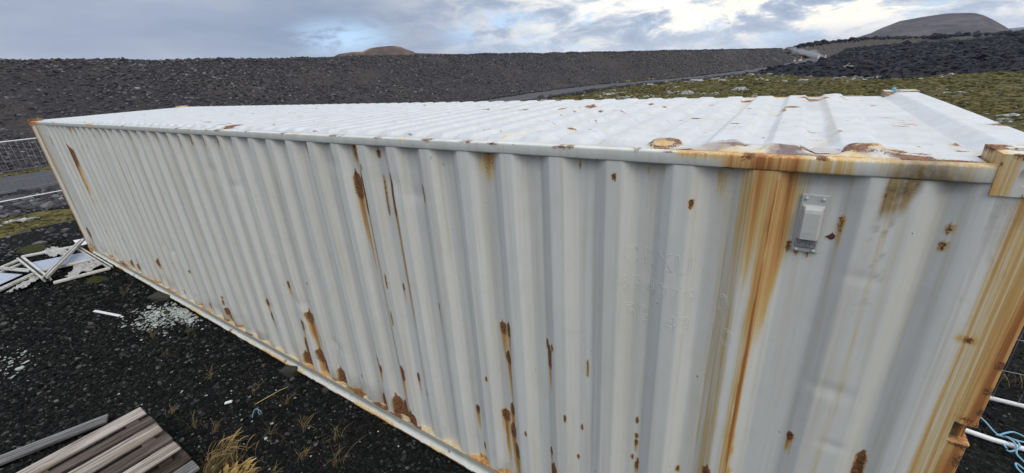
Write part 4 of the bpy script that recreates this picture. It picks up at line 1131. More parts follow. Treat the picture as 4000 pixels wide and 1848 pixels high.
P, S, D = bank_rocks(bank1, 68000, .084, .22, .5, 1.35)
app = S / D
order = np.argsort(-app)
lead, rest = order[:300], order[300:]
link('rubble', rocks_mesh('rubble', P[rest], S[rest], r2), M['bank_rock'], emb, kind='stuff')
variants = [rock_variant('rock', r2) for _ in range(14)]
for me in variants: me.materials.append(M['bank_rock'])
for k, j in enumerate(lead):
    o = link('rock', variants[k % 14], None, emb)
    o.location = P[j]; o.scale = [float(S[j]) * 1.1] * 3; o.rotation_euler = (0, 0, k * 1.7)
P, S, D = bank_rocks(bank2, 1200, .22, .32, 1.5, .5)
link('rubble', rocks_mesh('rubble', P, S, r2), M['bank_rock'], emb2, kind='stuff')
# jagged lava blocks spilling over the far crest
i = r2.uniform(0, len(bank2.P) - 2, 420)
P = bank2.at(i, 1.0 + r2.normal(0.12, .10, 420)); P[:, 2] += .2
link('lava_rubble', rocks_mesh('lava_rubble', P, np.exp(r2.normal(0, .5, 420)) * 1.3, r2, .85), M['lava'], emb2, kind='stuff')

# rubble along both road edges
n = 5200
i = r2.integers(0, len(ROADP) - 1, n * 2)
TT = np.gradient(ROADP, axis=0); TT /= np.linalg.norm(TT, axis=1)[:, None]
side = np.where(r2.random(n * 2) < .8, 1, -1)
off = (3.2 + np.abs(r2.normal(0, 1.7, n * 2))) * side
P2 = ROADP[i] + TT[i] * r2.uniform(-1, 1, (n * 2, 1)) + np.stack([TT[i, 1], -TT[i, 0]], 1) * off[:, None]
ok = (P2[:, 1] > -12) & (P2[:, 1] < 130)
P2 = P2[ok][:n]
dd = np.hypot(P2[:, 0] - CX, P2[:, 1] - CY)
S = np.exp(r2.normal(0, .5, len(P2))) * (.09 + .0018 * dd)
link('verge_rubble', rocks_mesh('verge_rubble', np.concatenate([P2, np.full((len(P2), 1), GZ + .03)], 1), S, r2), M['bank_rock'], terrain['road'], kind='stuff')


def ground_z(x, y):
    """height of the terrain sheet, looked up on the polar grid"""
    a = np.degrees(np.arctan2(x - CX, y - CY)); r = np.hypot(x - CX, y - CY)
    ia = np.clip(np.searchsorted(azs, a), 1, len(azs) - 1); ir = np.clip(np.searchsorted(rs, r), 1, len(rs) - 1)
    fa = np.clip((a - azs[ia - 1]) / (azs[ia] - azs[ia - 1]), 0, 1); fr = np.clip((r - rs[ir - 1]) / (rs[ir] - rs[ir - 1]), 0, 1)
    return (GZZ[ia - 1, ir - 1] * (1 - fa) + GZZ[ia, ir - 1] * fa) * (1 - fr) + (GZZ[ia - 1, ir] * (1 - fa) + GZZ[ia, ir] * fa) * fr


# ---- moss plain: hummocks and pale lichen-covered stones
def scatter(n, az0, az1, r0, r1, pw=1.0):
    a = np.radians(r2.uniform(az0, az1, n)); r = np.exp(r2.uniform(math.log(r0), math.log(r1), n))
    return CX + np.sin(a) * r, CY + np.cos(a) * r, r


x, y, r = scatter(70000, -36, 26, 9, 80)
dr = dpoly(x, y, ROADP); ok = moss_mask(x, y, dr) & (lava_depth(x, y) < 0)
ok &= fbm(x * .35, y * .35, 4, 155) + .5 * r2.random(len(x)) > .62
x, y, r = x[ok], y[ok], r[ok]
xl = r2.normal(-17.2, .7, 900); yl = r2.normal(-.9, 1.0, 900); okl = moss_mask(xl, yl, np.full(900, 0.0))
x = np.concatenate([x, xl[okl]]); y = np.concatenate([y, yl[okl]]); r = np.concatenate([r, np.full(okl.sum(), 16.5)])
# the thin band of dry grass at the foot of the bank
xb = r2.normal(-29.0, .22, 1500); yb = r2.uniform(-10, 9, 1500)
x = np.concatenate([x, xb]); y = np.concatenate([y, yb]); r = np.concatenate([r, np.full(1500, 26.0)])
link('moss_tufts', rocks_mesh('moss_tufts', np.stack([x, y, ground_z(x, y)], -1), np.exp(r2.normal(0, .4, len(x))) * (.05 + .0043 * r), r2, .5), M['moss_clump'], None, kind='stuff')

x, y, r = scatter(9000, -36, 26, 11, 80)
dr = dpoly(x, y, ROADP); ok = moss_mask(x, y, dr) & (lava_depth(x, y) < 1)
near_lava = np.exp(-np.abs(lava_depth(x, y) + 3) / 4)
ok &= (fbm(x * .3, y * .3, 4, 156) + .10 * near_lava + .18 * np.exp(-dr / 9) + .1 * r2.random(len(x))) > .715
x, y, r = x[ok], y[ok], r[ok]
S = np.exp(r2.normal(0, .5, len(x))) * (.08 + .0050 * r)
P = np.stack([x, y, ground_z(x, y) + .02], -1)
order = np.argsort(-S / r)
lead, rest = order[:220], order[220:]
lv_ = [rock_variant('rock', r2) for _ in range(10)]
for me in lv_: me.materials.append(M['lichen_rock'])
for k, j in enumerate(lead):
    o = link('rock', lv_[k % 10], None, terrain['moss_ground'])
    o.location = P[j]; o.scale = (float(S[j]) * 1.25, float(S[j]) * 1.1, float(S[j]) * .7); o.rotation_euler = (0, 0, k * 2.1)
if len(rest):
    link('lichen_rubble', rocks_mesh('lichen_rubble', P[rest], S[rest], r2, .6), M['lichen_rock'], terrain['moss_ground'], kind='stuff')
# pale stones in the moss patch beyond the frames
for k, (x0, y0, s0) in enumerate([(-16.98, -.34, .24), (-16.9, -.22, .2), (-17.05, -.18, .18), (-16.85, -.05, .22), (-16.95, -.5, .16), (-16.75, -.12, .17), (-16.6, -.66, .14)]):
    o = link('rock', lv_[k], None, terrain['moss_ground']); o.location = (x0, y0, float(ground_z(np.array([x0]), np.array([y0]))[0]) + .06); o.scale = (s0, s0, s0 * .8)

# ---- blocks on the lava
x, y, r = scatter(15000, -8, 24, 52, 330)
ok = (lava_depth(x, y) > .3) & (dpoly(x, y, ROADP) > 5.5) & (x > -8.5)
x, y, r = x[ok], y[ok], r[ok]
link('lava_rubble', rocks_mesh('lava_rubble', np.stack([x, y, ground_z(x, y)], -1), np.exp(r2.normal(0, .5, len(x))) * (.14 + .0030 * r), r2, .75), M['lava'], terrain['lava_field'], kind='stuff')


# ---- ridge, table mountain, hills
def hill(name, azl, el, dist, depth, m, noise, seed, flat=.25, smooth=True):
    azl = np.array(azl); el = np.array(el)
    a = np.linspace(azl[0], azl[-1], 180); t = np.linspace(-1, 1.6, 46)
    A, T = np.meshgrid(a, t, indexing='ij')
    hh = np.interp(A, azl, el) * dist + CZ
    f = 1 - sstep(np.abs(T), flat, 1.0)
    if T.max() > 1: f = np.where(T > flat, 1 - sstep(T, flat, 1.6), f)
    d = dist + T * depth
    x = CX + np.sin(np.radians(A)) * d; y = CY + np.cos(np.radians(A)) * d
    z = -8 + (hh + 8) * f + noise * (fbm(x / noise * .05, y / noise * .05, 5, seed) - .5) * (f > .02) * (1 - .75 * (np.abs(T) < flat))
    return link(name, mesh_np(name, np.stack([x, y, z], -1).reshape(-1, 3), gridq(len(a), len(t), flip=True), smooth=smooth), m, None, kind='structure')


hill('lava_ridge', [1.5, 4, 5, 6.9, 8.7, 10.4, 12, 13.5, 15, 18, 22, 28], [.0, .0085, .0115, .0099, .0087, .0084, .0083, .0061, .0045, .006, .008, .008], 640, 130, M['ridge'], 5.0, 160, .05)
hill('table_mountain', [1.5, 3.3, 4.0, 4.9, 5.65, 6.84, 8.29, 9.84, 11.27, 11.75, 12.31, 12.98, 13.77, 14.18, 15.0, 16.5], [.002, .0100, .0135, .0177, .0247, .033, .0358, .0365, .0345, .0331, .0291, .0217, .0121, .0066, .0009, -.002], 3200, 700, M['mesa'], 55, 161, .12)
hill('far_hills', [12, 13.4, 13.9, 14.7, 16, 18, 21, 26, 32], [.004, .0108, .0119, .0122, .0108, .012, .009, .006, .0], 6500, 900, M['far_haze_blue'], 40, 162, .2)
hill('brown_hill', [-57, -54.8, -54.4, -53.8, -52.05, -51.1, -50.15, -48.7, -47.4, -46.6, -46.0, -45.3, -44.9, -42.5, -39.4, -35], [.02, .041, .0449, .0492, .0509, .0503, .0566, .0594, .0609, .0584, .0531, .0495, .0456, .0426, .0383, .02], 900, 160, M['brown_hill'], 9, 163, .1)

rr_ = r2
az_ = np.radians(r2.uniform(4.5, 20, 700)); d_ = 640 + r2.normal(0, 22, 700)
el_ = np.interp(np.degrees(az_), [1.5, 4, 5, 6.9, 8.7, 10.4, 12, 13.5, 15, 18, 22], [.0, .0085, .0115, .0099, .0087, .0084, .0083, .0061, .0045, .006, .008])
link('lava_rubble', rocks_mesh('lava_rubble', np.stack([CX + np.sin(az_) * d_, CY + np.cos(az_) * d_, CZ + el_ * 640 - .6 + r2.normal(0, .5, 700)], -1), np.exp(r2.normal(0, .5, 700)) * 3.0, r2, .7), M['lava'], bpy.data.objects['lava_ridge'], kind='stuff')

# ---- black gravel close to the camera
r3 = np.random.default_rng(8)


def near_pts(n, x0, x1, y0, y1):
    return r3.uniform(x0, x1, n), r3.uniform(y0, y1, n)


x1_, y1_ = near_pts(90000, -14.5, -2.6, -2.6, .05)
keep = r3.random(len(x1_)) < np.clip((5.5 / np.hypot(x1_ - CX, y1_ - CY)) ** 1.1, .12, 1)
x2_, y2_ = near_pts(9000, .1, 3.2, .6, 6.5)
x = np.concatenate([x1_[keep], x2_]); y = np.concatenate([y1_[keep], y2_])
r = np.hypot(x - CX, y - CY)
S = np.clip(np.exp(r3.normal(0, .5, len(x))) * (.011 + .0014 * r), .007, .075)
P = np.stack([x, y, ground_z(x, y) + S * .12], -1)
va = r3.random(len(x)) ** 1.25
order = np.argsort(-S / r)
lead, rest = order[:300], order[300:]
link('gravel', rocks_mesh('gravel', P[rest], S[rest], r3, .7, va[rest]), M['stone'], terrain['ground'], kind='stuff')
sv_ = [rock_variant('stone', r3) for _ in range(12)]
for me in sv_: me.materials.append(M['stone'])
for k, j in enumerate(lead):
    o = link('stone', sv_[k % 12], None, terrain['ground'])
    o.location = P[j]; o.scale = [float(S[j])] * 3; o.rotation_euler = (0, 0, k * 2.3)
# mid-distance rubble left of the container
x = r3.uniform(-24, -13.5, 5200); y = r3.uniform(-4, 3.2, 5200)
ok = ~moss_mask(x, y, np.zeros_like(x)) & (dpoly(x, y, ROADP) > 3.4)
ok &= r3.random(5200) < np.where(x < -18.4, 1.0, .45)
x, y = x[ok], y[ok]
S = np.exp(r3.normal(0, .5, len(x))) * np.where(x < -18.4, .15, .06)
link('gravel', rocks_mesh('gravel', np.stack([x, y, ground_z(x, y) + .01], -1), S, r3, .7), M['bank_rock'], terrain['ground'], kind='stuff')
# pale shards
x = np.concatenate([r3.normal(-7.72, .24, 560), r3.normal(-7.45, .2, 520), r3.normal(-8.15, .25, 70), r3.uniform(-6.5, -3, 90), r3.uniform(.3, 2, 14)])
y = np.concatenate([r3.normal(-.30, .15, 560), r3.normal(-.10, .07, 520), r3.normal(-1.66, .1, 70), r3.uniform(-1.2, -.05, 90), r3.uniform(1.5, 5, 14)])
ok = (y < -.035) | (x > 0)
x, y = x[ok], y[ok]
S = np.exp(r3.normal(0, .45, len(x))) * np.where((x > -6.5), .013, .024)
link('pale_shards', rocks_mesh('pale_shards', np.stack([x, y, ground_z(x, y) + .018], -1), S, r3, .4), M['shards'], None, kind='stuff')

# ------------------------------------------------------------------ things on the ground
def gz1(x, y):
    return float(ground_z(np.array([x]), np.array([y]))[0])


# ---- two stacked pallets and a loose plank
def board(name, parent, x0, x1, y0, y1, z0, z1, m, ch=.004):
    L_ = (x1 - x0, y1 - y0, z1 - z0)
    mb = MB(); mb.obox((0, 0, 0), L_, np.eye(3), ch)
    o = link(name, mb.mesh(name), m, parent)
    o.location = ((x0 + x1) / 2, (y0 + y1) / 2, (z0 + z1) / 2)
    return o


pu = empty('pallet', 'weathered grey wooden pallet on top of its stack at the lower left', 'pallet', 'stacked wooden pallets')
top = [(-5.177, -5.028, 'wood_pale'), (-4.961, -4.862, 'wood_dark'), (-4.813, -4.662, 'wood_pale'), (-4.597, -4.480, 'wood_dark'), (-4.436, -4.312, 'wood_pale')]
for k, (x0, x1, m) in enumerate(top):
    board('deck_board', pu, x0, x1, -2.55, -1.182 + .006 * (k % 2), .274, .298, M[m], .005)
for y in (-2.5, -1.85, -1.29):
    board('stringer', pu, -5.15, -4.34, y - .045, y + .045, .196, .2735, M['wood_dark'])
for x0 in (-5.15, -4.80, -4.44):
    board('bottom_board', pu, x0, x0 + .1, -2.5, -1.2, .172, .1955, M['wood_dark'])
pl = empty('pallet', 'dark stamped pallet underneath, showing its right edge below the top pallet', 'pallet', 'stacked wooden pallets')
for k, (x0, x1, m) in enumerate([(-5.10, -4.97, 'wood_dark'), (-4.92, -4.80, 'wood_dark'), (-4.76, -4.64, 'wood_grey'), (-4.60, -4.475, 'wood_dark'), (-4.452, -4.300, 'wood_dark'), (-4.262, -4.13, 'wood_grey')]):
    board('deck_board', pl, x0, x1, -2.5, -1.150 - .004 * (k % 3), .145, .1685, M[m], .005)
for y in (-2.45, -1.8, -1.25):
    board('stringer', pl, -5.05, -4.16, y - .045, y + .045, .062, .1445, M['wood_dark'])
for x0 in (-5.1, -4.7, -4.30):
    board('bottom_board', pl, x0, x0 + .1, -2.45, -1.17, -.035, .0615, M['wood_dark'])
# ink stamp on the lower board
cu = bpy.data.curves.new('t', 'FONT'); cu.body = 'CTPA'; cu.size = .062; cu.resolution_u = 2; cu.extrude = .0006
to = bpy.data.objects.new('t', cu); COL.objects.link(to)
me = bpy.data.meshes.new_from_object(to.evaluated_get(bpy.context.evaluated_depsgraph_get()))
bpy.data.objects.remove(to); bpy.data.curves.remove(cu)
me.name = 'stamp'
o = link('stamp', me, M['stamp_ink'], pl); o.location = (-4.345, -1.395, .1693); o.rotation_euler = (0, 0, math.radians(90)); o.scale = (.9, .9, 1)
mb = MB(); mb.bar((-6.30, -2.9, -.012), (-5.77, -1.35, -.004), .135, .026, .004)
tag(link('loose_plank', mb.mesh('loose_plank'), None), 'loose grey plank lying on the gravel just left of the pallet stack', 'plank')
o = bpy.data.objects['loose_plank']
me = o.data
# give the plank its own length axis so the grain runs along it
ang = math.atan2(1.55, .53) - math.pi / 2
Rm = Matrix.Rotation(-ang, 4, 'Z'); me.transform(Matrix.Translation((6.03, 2.12, 0))); me.transform(Rm)
o.location = (-6.03, -2.12, .012); o.rotation_euler = (0, 0, ang); me.materials.append(M['wood_grey'])


# ---- thrown-down window frames
def pvc_bar(parent, p0, p1, wd=.062, ht=.048, name='bar'):
    p0 = np.array(p0, float); p1 = np.array(p1, float); t = p1 - p0; t /= np.linalg.norm(t); sd_ = np.array([-t[1], t[0], 0]); sd_ /= np.linalg.norm(sd_)
    mb = MB()
    mb.bar(p0 + sd_ * wd * .31, p1 + sd_ * wd * .31, wd * .36, ht, .006)
    mb.bar(p0 - sd_ * wd * .35, p1 - sd_ * wd * .35, wd * .28, ht * .78, .005)
    o = link(name, mb.mesh(name), M['white_pvc'], parent)
    mg = MB(); mg.bar(p0 + [0, 0, -ht * .18], p1 + [0, 0, -ht * .18], wd * .36, ht * .5, 0)
    link('gasket', mg.mesh('gasket'), M['gasket'], o)
    return o


def poly_sheet(name, pts, z, th, m, parent=None):
    n = len(pts); pts = [(p[0], p[1], (p[2] if len(p) > 2 else z)) for p in pts]
    V = [(x, y, zz + th) for x, y, zz in pts] + [(x, y, zz) for x, y, zz in pts]
    me = bpy.data.meshes.new(name)
    me.from_pydata(V, [], [tuple(range(n)), tuple(range(2 * n - 1, n - 1, -1))] + [((i + 1) % n, i, n + i, n + (i + 1) % n) for i in range(n)])
    bm = bmesh.new(); bm.from_mesh(me); bmesh.ops.recalc_face_normals(bm, faces=bm.faces); bm.to_mesh(me); bm.free()
    return link(name, me, m, parent)


fa = empty('window_frame', 'broken white window frame with a pale pane lying against the container foot', 'window frame', 'thrown down white window frames')
za = .0
pvc_bar(fa, (-13.10, -.82, za + .03), (-12.78, -.09, za + .03))
pvc_bar(fa, (-10.78, -.80, za), (-10.62, -.085, za))
pvc_bar(fa, (-12.80, -.86, .085), (-10.86, -.835, za + .06), .10, .06)
pvc_bar(fa, (-12.74, -.085, za + .03), (-10.66, -.075, za), .075)
pvc_bar(fa, (-11.70, -.78, za + .015), (-11.44, -.10, za + .015), .06)
poly_sheet('pane', [(-12.52, -.78), (-12.20, -.11), (-11.50, -.12), (-11.74, -.78)], za + .01, .006, M['pane'], fa)
fb_ = empty('window_frame', 'white window frame cut by the left picture edge, its pane still in place', 'window frame', 'thrown down white window frames')
pvc_bar(fb_, (-11.80, -2.35, .0), (-12.93, -.88, .02))
pvc_bar(fb_, (-11.72, -2.25, .0), (-12.62, -.88, .02), .045, .04)
pvc_bar(fb_, (-10.62, -2.30, .0), (-11.64, -.86, .02), .08)
pvc_bar(fb_, (-12.58, -1.17, .055), (-11.76, -.90, .06), .06)
pvc_bar(fb_, (-11.80, -2.35, .0), (-10.62, -2.30, .0))
poly_sheet('pane', [(-12.42, -1.20), (-11.86, -1.00), (-10.90, -2.20), (-11.70, -2.22)], .006, .006, M['pane'], fb_)
o = empty('frame_bar', 'long grey white bar lying diagonally over the broken window frame', 'frame bar')
pvc_bar(o, (-12.80, .055, .125), (-10.83, -.86, .115), .085, .05)
pvc_bar(o, (-12.78, .0, .120), (-11.3, -.70, .118), .03, .04)
tag(poly_sheet('white_board', [(-13.55, .02), (-13.46, .19), (-12.90, .13), (-12.95, -.02)], -.02, .012, M['white_litter']), 'small white board lying past the far end of the container', 'board')


def film(name, c4, seed, label, n=26, amp=.05):
    a, b_, c, d = (np.array(p, float) for p in c4)
    u = np.linspace(0, 1, n)
    U, Vv = np.meshgrid(u, u, indexing='ij')
    jit = (fbm(U * 4, Vv * 4, 3, seed) - .5) * .09
    P = ((1 - U)[..., None] * ((1 - Vv)[..., None] * a + Vv[..., None] * b_) + U[..., None] * ((1 - Vv)[..., None] * d + Vv[..., None] * c))
    edge = 1 - np.maximum(np.abs(U - .5), np.abs(Vv - .5)) * 1.6
    z = .0 + amp * (np.abs(fbm(U * 5, Vv * 5, 4, seed + 3) - .5) * 3.0) + .02 * edge
    P = np.stack([P[..., 0] + jit, P[..., 1] + jit * .4, z], -1)
    return tag(link(name, mesh_np(name, P.reshape(-1, 3), gridq(n, n, flip=False), smooth=True), M['film']), label, 'plastic film', 'crumpled plastic film among the window frames')


film('plastic_film', [(-13.15, -.52), (-13.25, -.30), (-12.45, -.26), (-12.45, -.50)], 170, 'crumpled pale film draped over the far bar of the window frame', amp=.08)
film('plastic_film', [(-11.35, -.40), (-11.35, -.11), (-10.80, -.11), (-10.80, -.66)], 175, 'crumpled whitish film inside the near corner of the window frame by the container', amp=.07)
film('plastic_film', [(-11.52, -.92), (-11.40, -.80), (-11.0, -1.05), (-10.98, -1.32)], 180, 'flat strip of whitish film beside the leftmost window frame', amp=.04)


# ---- mesh fence panels
def fence(name, label, origin, direc, length, z0, z1, hs, vsp, wr):
    f = empty(name, label, 'mesh fence', 'steel mesh fence panels')
    d = np.array([direc[0], direc[1], 0.0]); o_ = np.array([origin[0], origin[1], 0.0])
    up = np.array([0, 0, 1.0])

    def tb(nm, p0, p1, r, m, n=8):
        p0 = np.asarray(p0, float); p1 = np.asarray(p1, float)
        mb = MB(); mb.tube([p0, p1], r, n)
        return link(nm, mb.mesh(nm, True), m, f)
    tb('top_tube', o_ + up * z1, o_ + d * length + up * z1, .019, M['white_tube'])
    tb('bottom_tube', o_ + up * z0, o_ + d * length + up * z0, .019, M['white_tube'])
    for t in (0, length):
        tb('upright_tube', o_ + d * t + up * (GZ - .02), o_ + d * t + up * (z1 + .1), .021, M['white_tube'])
    mb = MB(); mb.tube([(0, 0, 0), d * length], wr * 1.15, 5); mh = mb.mesh('wire', True); mh.materials.append(M['wire'])
    for z in hs:
        w_ = link('wire', mh, None, f); w_.location = o_ + up * z
    mb = MB(); mb.tube([(0, 0, z0), (0, 0, z1)], wr, 5); mv = mb.mesh('wire', True); mv.materials.append(M['wire'])
    for t in np.arange(vsp, length - .02, vsp):
        w_ = link('wire', mv, None, f); w_.location = o_ + d * t
    return f


fence('mesh_fence', 'white tubed mesh fence panel standing by the road beyond the far end of the container', (-20.5, -4.1), (0, 1), 6.2, .10, 1.80, [.10 + .2833 * k for k in range(1, 6)], .135, .0034)
fence('mesh_fence', 'white tubed mesh fence panel standing behind the near right end of the container', (.22, 2.84), (1, .012), 3.6, -.005, 1.9, [.29, .60, .92, 1.24, 1.56], .152, .0032)
mb = MB(); mb.tube([(.30, 2.40, -.022), (1.0, 2.30, -.022), (3.4, 2.22, -.022)], .020, 10)
tag(link('steel_tube', mb.mesh('steel_tube', True), M['white_tube']), 'white steel tube lying on the ground with blue rope knotted round it', 'steel tube')


def spline(pts, n=8):
    P = np.array(pts, float); out = []
    Pp = np.concatenate([[2 * P[0] - P[1]], P, [2 * P[-1] - P[-2]]])
    for i in range(1, len(Pp) - 2):
        for t in np.linspace(0, 1, n, endpoint=False):
            a, b_, c, d = Pp[i - 1:i + 3]
            out.append(.5 * ((2 * b_) + (-a + c) * t + (2 * a - 5 * b_ + 4 * c - d) * t * t + (-a + 3 * b_ - 3 * c + d) * t ** 3))
    return np.array(out + [P[-1]])


mb = MB()
mb.tube(spline([(.985, 2.62, -.03), (1.02, 2.50, -.02), (1.05, 2.37, -.01), (1.10, 2.40, .0), (1.16, 2.455, -.01), (1.215, 2.45, -.02), (1.225, 2.395, -.02), (1.17, 2.36, -.01), (1.09, 2.355, .0), (1.085, 2.32, .02), (1.105, 2.29, .025), (1.12, 2.25, .01), (1.115, 2.21, -.02), (1.135, 2.165, -.03), (1.155, 2.12, -.035), (1.12, 2.07, -.03), (1.09, 2.11, -.03), (1.085, 2.06, -.035), (1.12, 1.98, -.035)]), .0062, 6)
mb.tube(spline([(1.04, 2.36, -.01), (1.08, 2.345, .0), (1.115, 2.32, .02), (1.135, 2.285, .024), (1.13, 2.25, .0), (1.085, 2.215, -.02), (1.065, 2.22, -.02)]), .0062, 6)
mb.tube(spline([(1.075, 2.265, .0), (1.055, 2.245, .0), (1.065, 2.225, -.01)]), [.006] * 16 + [.010], 6)
tag(link('blue_rope', mb.mesh('blue_rope', True), M['rope_blue']), 'looped light blue rope tied round the white tube on the ground', 'rope')
mb = MB()
mb.tube(spline([(-4.55, -.605, -.03), (-4.585, -.575, -.015), (-4.60, -.545, .0), (-4.57, -.525, -.01), (-4.535, -.525, -.025)]), .003, 5)
mb.tube(spline([(-4.575, -.53, -.01), (-4.545, -.545, -.02), (-4.52, -.545, -.03)]), .0028, 5)
tag(link('blue_string', mb.mesh('blue_string', True), M['rope_blue']), 'short frayed piece of blue string on the black gravel', 'string')

# ---- litter
mb = MB(); mb.bar((-8.84, -.735, -.022), (-8.27, -.592, -.018), .040, .014, .003); mb.bar((-8.245, -.588, -.025), (-8.205, -.578, -.025), .028, .012, .003)
tag(link('plastic_strip', mb.mesh('plastic_strip'), M['white_litter']), 'thin white plastic strip on the gravel left of the pale shards', 'plastic strip')
mb = MB(); mb.bar((-5.0, -.650, -.028), (-4.955, -.598, -.022), .030, .016, .004)
tag(link('plastic_scrap', mb.mesh('plastic_scrap'), M['white_litter']), 'small white plastic scrap on the gravel above the grass', 'plastic scrap')
mb = MB(); mb.tube([(-4.71, -.50, -.03), (-4.668, -.36, -.012), (-4.655, -.28, -.008), (-4.64, -.19, -.02)], .0032, 5)
me = mb.mesh('straw', True); me.attributes.new('var', 'FLOAT', 'POINT').data.foreach_set('value', np.full(len(me.vertices), 1.0, np.float32))
tag(link('straw_stalk', me, M['straw']), 'single bent yellow straw stalk lying on the gravel', 'straw')


def block(label, c, size, rz, seed):
    mb = MB(); mb.obox((0, 0, 0), size, np.eye(3), .014)
    me = mb.mesh('concrete_block')
    n = len(me.vertices); co = np.empty(n * 3, np.float32); me.vertices.foreach_get('co', co); co = co.reshape(-1, 3)
    co += np.random.default_rng(seed).normal(0, .008, co.shape); me.vertices.foreach_set('co', co.ravel().astype(np.float32)); me.update()
    o = link('concrete_block', me, M['concrete']); o.location = c; o.rotation_euler = (.03, -.05, rz)
    tag(o, label, 'block', 'blocks under the container edge')


block('large mossy block under the container edge beside the pale shards', (-8.42, .08, -.045), (.42, .42, .14), .35, 1)
block('grey concrete block sticking out under the middle of the container edge', (-4.88, .08, -.04), (.20, .36, .13), .15, 2)
block('smallest block, a pale chip under the container edge nearest the camera', (-4.25, .02, -.03), (.08, .14, .07), .3, 3)


# ---- dry grass
def blades(name, base, n, hgt, lean, spread, rad, m, seed, head=.0, wd=.0032, droop=.5):
    rg = np.random.default_rng(seed)
    n = n if n > 30 or n == 24 else 15
    V, Qd, va = [], [], []
    k = 7
    side_v = np.array(RIGHT) * 1.0
    for _ in range(n):
        b0 = np.array([base[0], base[1], GZ]) + np.array([*(rg.normal(0, rad, 2)), 0])
        h = hgt * rg.uniform(.5, 1.12)
        a = rg.uniform(0, 2 * np.pi)
        dirv = np.array([math.cos(a), math.sin(a), 0]) * spread * rg.uniform(.2, 1) + np.array([lean[0], lean[1], 0]) * rg.uniform(.6, 1.2)
        t = np.linspace(0, 1, k)
        P = b0 + np.stack([dirv[0] * t ** 1.8 * h, dirv[1] * t ** 1.8 * h, h * (t - droop * rg.uniform(.3, 1.1) * t ** 3 * np.linalg.norm(dirv))], -1)
        P[:, 2] = np.maximum(P[:, 2], GZ + .004)
        ww = wd * rg.uniform(.7, 1.3) * (1 - .75 * t)
        if head > 0 and rg.random() < .75:
            ww[4:6] += wd * head * rg.uniform(.6, 1.3); ww[6] = wd * .4
        sv2 = side_v + np.array([0, 0, rg.normal(0, .5)]); sv2 /= np.linalg.norm(sv2)
        bi = len(V) * 2 * k
        V.append(np.stack([P - sv2 * ww[:, None], P + sv2 * ww[:, None]], 1).reshape(-1, 3))
        o_ = (len(V) - 1) * 2 * k
        for i in range(k - 1): Qd.append([o_ + 2 * i, o_ + 2 * i + 1, o_ + 2 * i + 3, o_ + 2 * i + 2])
        va.append(np.full(2 * k, rg.random()))
    return link(name, mesh_np(name, np.concatenate(V), Qd, attrs={'var': np.concatenate(va)}), m)


RL = (RIGHT.x, RIGHT.y)
tag(blades('grass_tuft', (-3.95, -1.09), 230, .22, (RL[0] * .62, RL[1] * .62), .24, .075, M['straw'], 1, 2.6, .0034, .55), 'dense golden tuft of seeding grass at the bottom edge, bent to the right', 'grass tuft')
tag(blades('grass_tuft', (-4.17, -1.04), 190, .24, (RL[0] * .3, RL[1] * .3), .55, .075, M['weed'], 2, 1.0, .0028, .5), 'darker tangled grass tuft between the pallets and the golden tuft', 'grass tuft')
tag(blades('grass_tuft', (-4.30, -1.0), 24, .44, (RL[0] * .75, RL[1] * .75), .25, .05, M['straw'], 3, 1.6, .0022, .8), 'sparse tall straw stems arching right just above the golden tuft', 'grass tuft')
weeds = [(-4.93, -.37, 'brown weed between the straw stalk and the container edge'), (-4.45, -.33, 'dry weed just below the blue string, nearest the container'),
         (-4.18, -.60, 'dry weed right of the tall straw stems, halfway to the container edge'), (-3.70, -.62, 'dry weed nearest the bottom edge right of the golden tuft'),
         (-4.70, -.86, 'forked yellowish weed right of the topmost pallet corner'), (-4.92, -.94, 'low yellowish weed close beside the far pallet boards'),
         (-5.36, -1.0, 'small brown weed above the far corner of the pallet stack'), (-4.0, -.42, 'dry weed between the blue string and the bottom picture edge'),
         (-3.62, -.34, 'dry weed beneath the lowest stretch of the container edge'), (-6.55, -.62, 'lone brown weed in open gravel below the pale shards'),
         (-5.6, -.55, 'brown weed left of the bent straw stalk'), (-3.40, -.5, 'rightmost dry weed at the bottom picture edge beside the container'),
         (-3.75, -.85, 'dry weed rising right beside the golden grass tuft'), (-7.2, -.55, 'brown weed at the lower edge of the pale shards'), (-9.1, -.3, 'brown weed between the white strip and the window frames')]
for k, (x, y, lab) in enumerate(weeds):
    tag(blades('dry_weed', (x, y), 26, .11 + .04 * (k % 3), (RL[0] * .3, RL[1] * .3), 1.1, .02, M['weed'], 20 + k, .6, .0022, .6), lab, 'weed', 'dry weeds on the black gravel')
for k, (x, y, lab) in enumerate([(1.35, 3.25, 'dry weed behind the mesh of the right hand fence'), (1.75, 2.9, 'dry weed at the foot of the right hand fence by the picture edge'), (1.5, 2.0, 'dry weed below the blue rope at the right picture edge')]):
    tag(blades('dry_weed', (x, y), 22, .14, (.2, .1), 1.0, .05, M['weed'], 60 + k, .6, .0024, .25), lab, 'weed', 'dry weeds by the right hand fence')


def moss_tuft(x, y, rx, ry, h, seed, label):
    n = 26
    u = np.linspace(-1, 1, n)
    U, Vv = np.meshgrid(u, u, indexing='ij')
    d = np.sqrt(U * U + Vv * Vv)
    z = h * (1 - sstep(d, .2, 1.0)) * (.5 + fbm(U * 4, Vv * 4, 4, seed)) - .02 * sstep(d, .75, 1.0)
    me = mesh_np('moss_tuft', np.stack([x + U * rx, y + Vv * ry, GZ + z], -1).reshape(-1, 3), gridq(n, n), attrs={'var': fbm(U * 6, Vv * 6, 3, seed + 1)}, smooth=True)
    tag(link('moss_tuft', me, M['moss_dark']), label, 'moss tuft', 'moss tufts near the container')


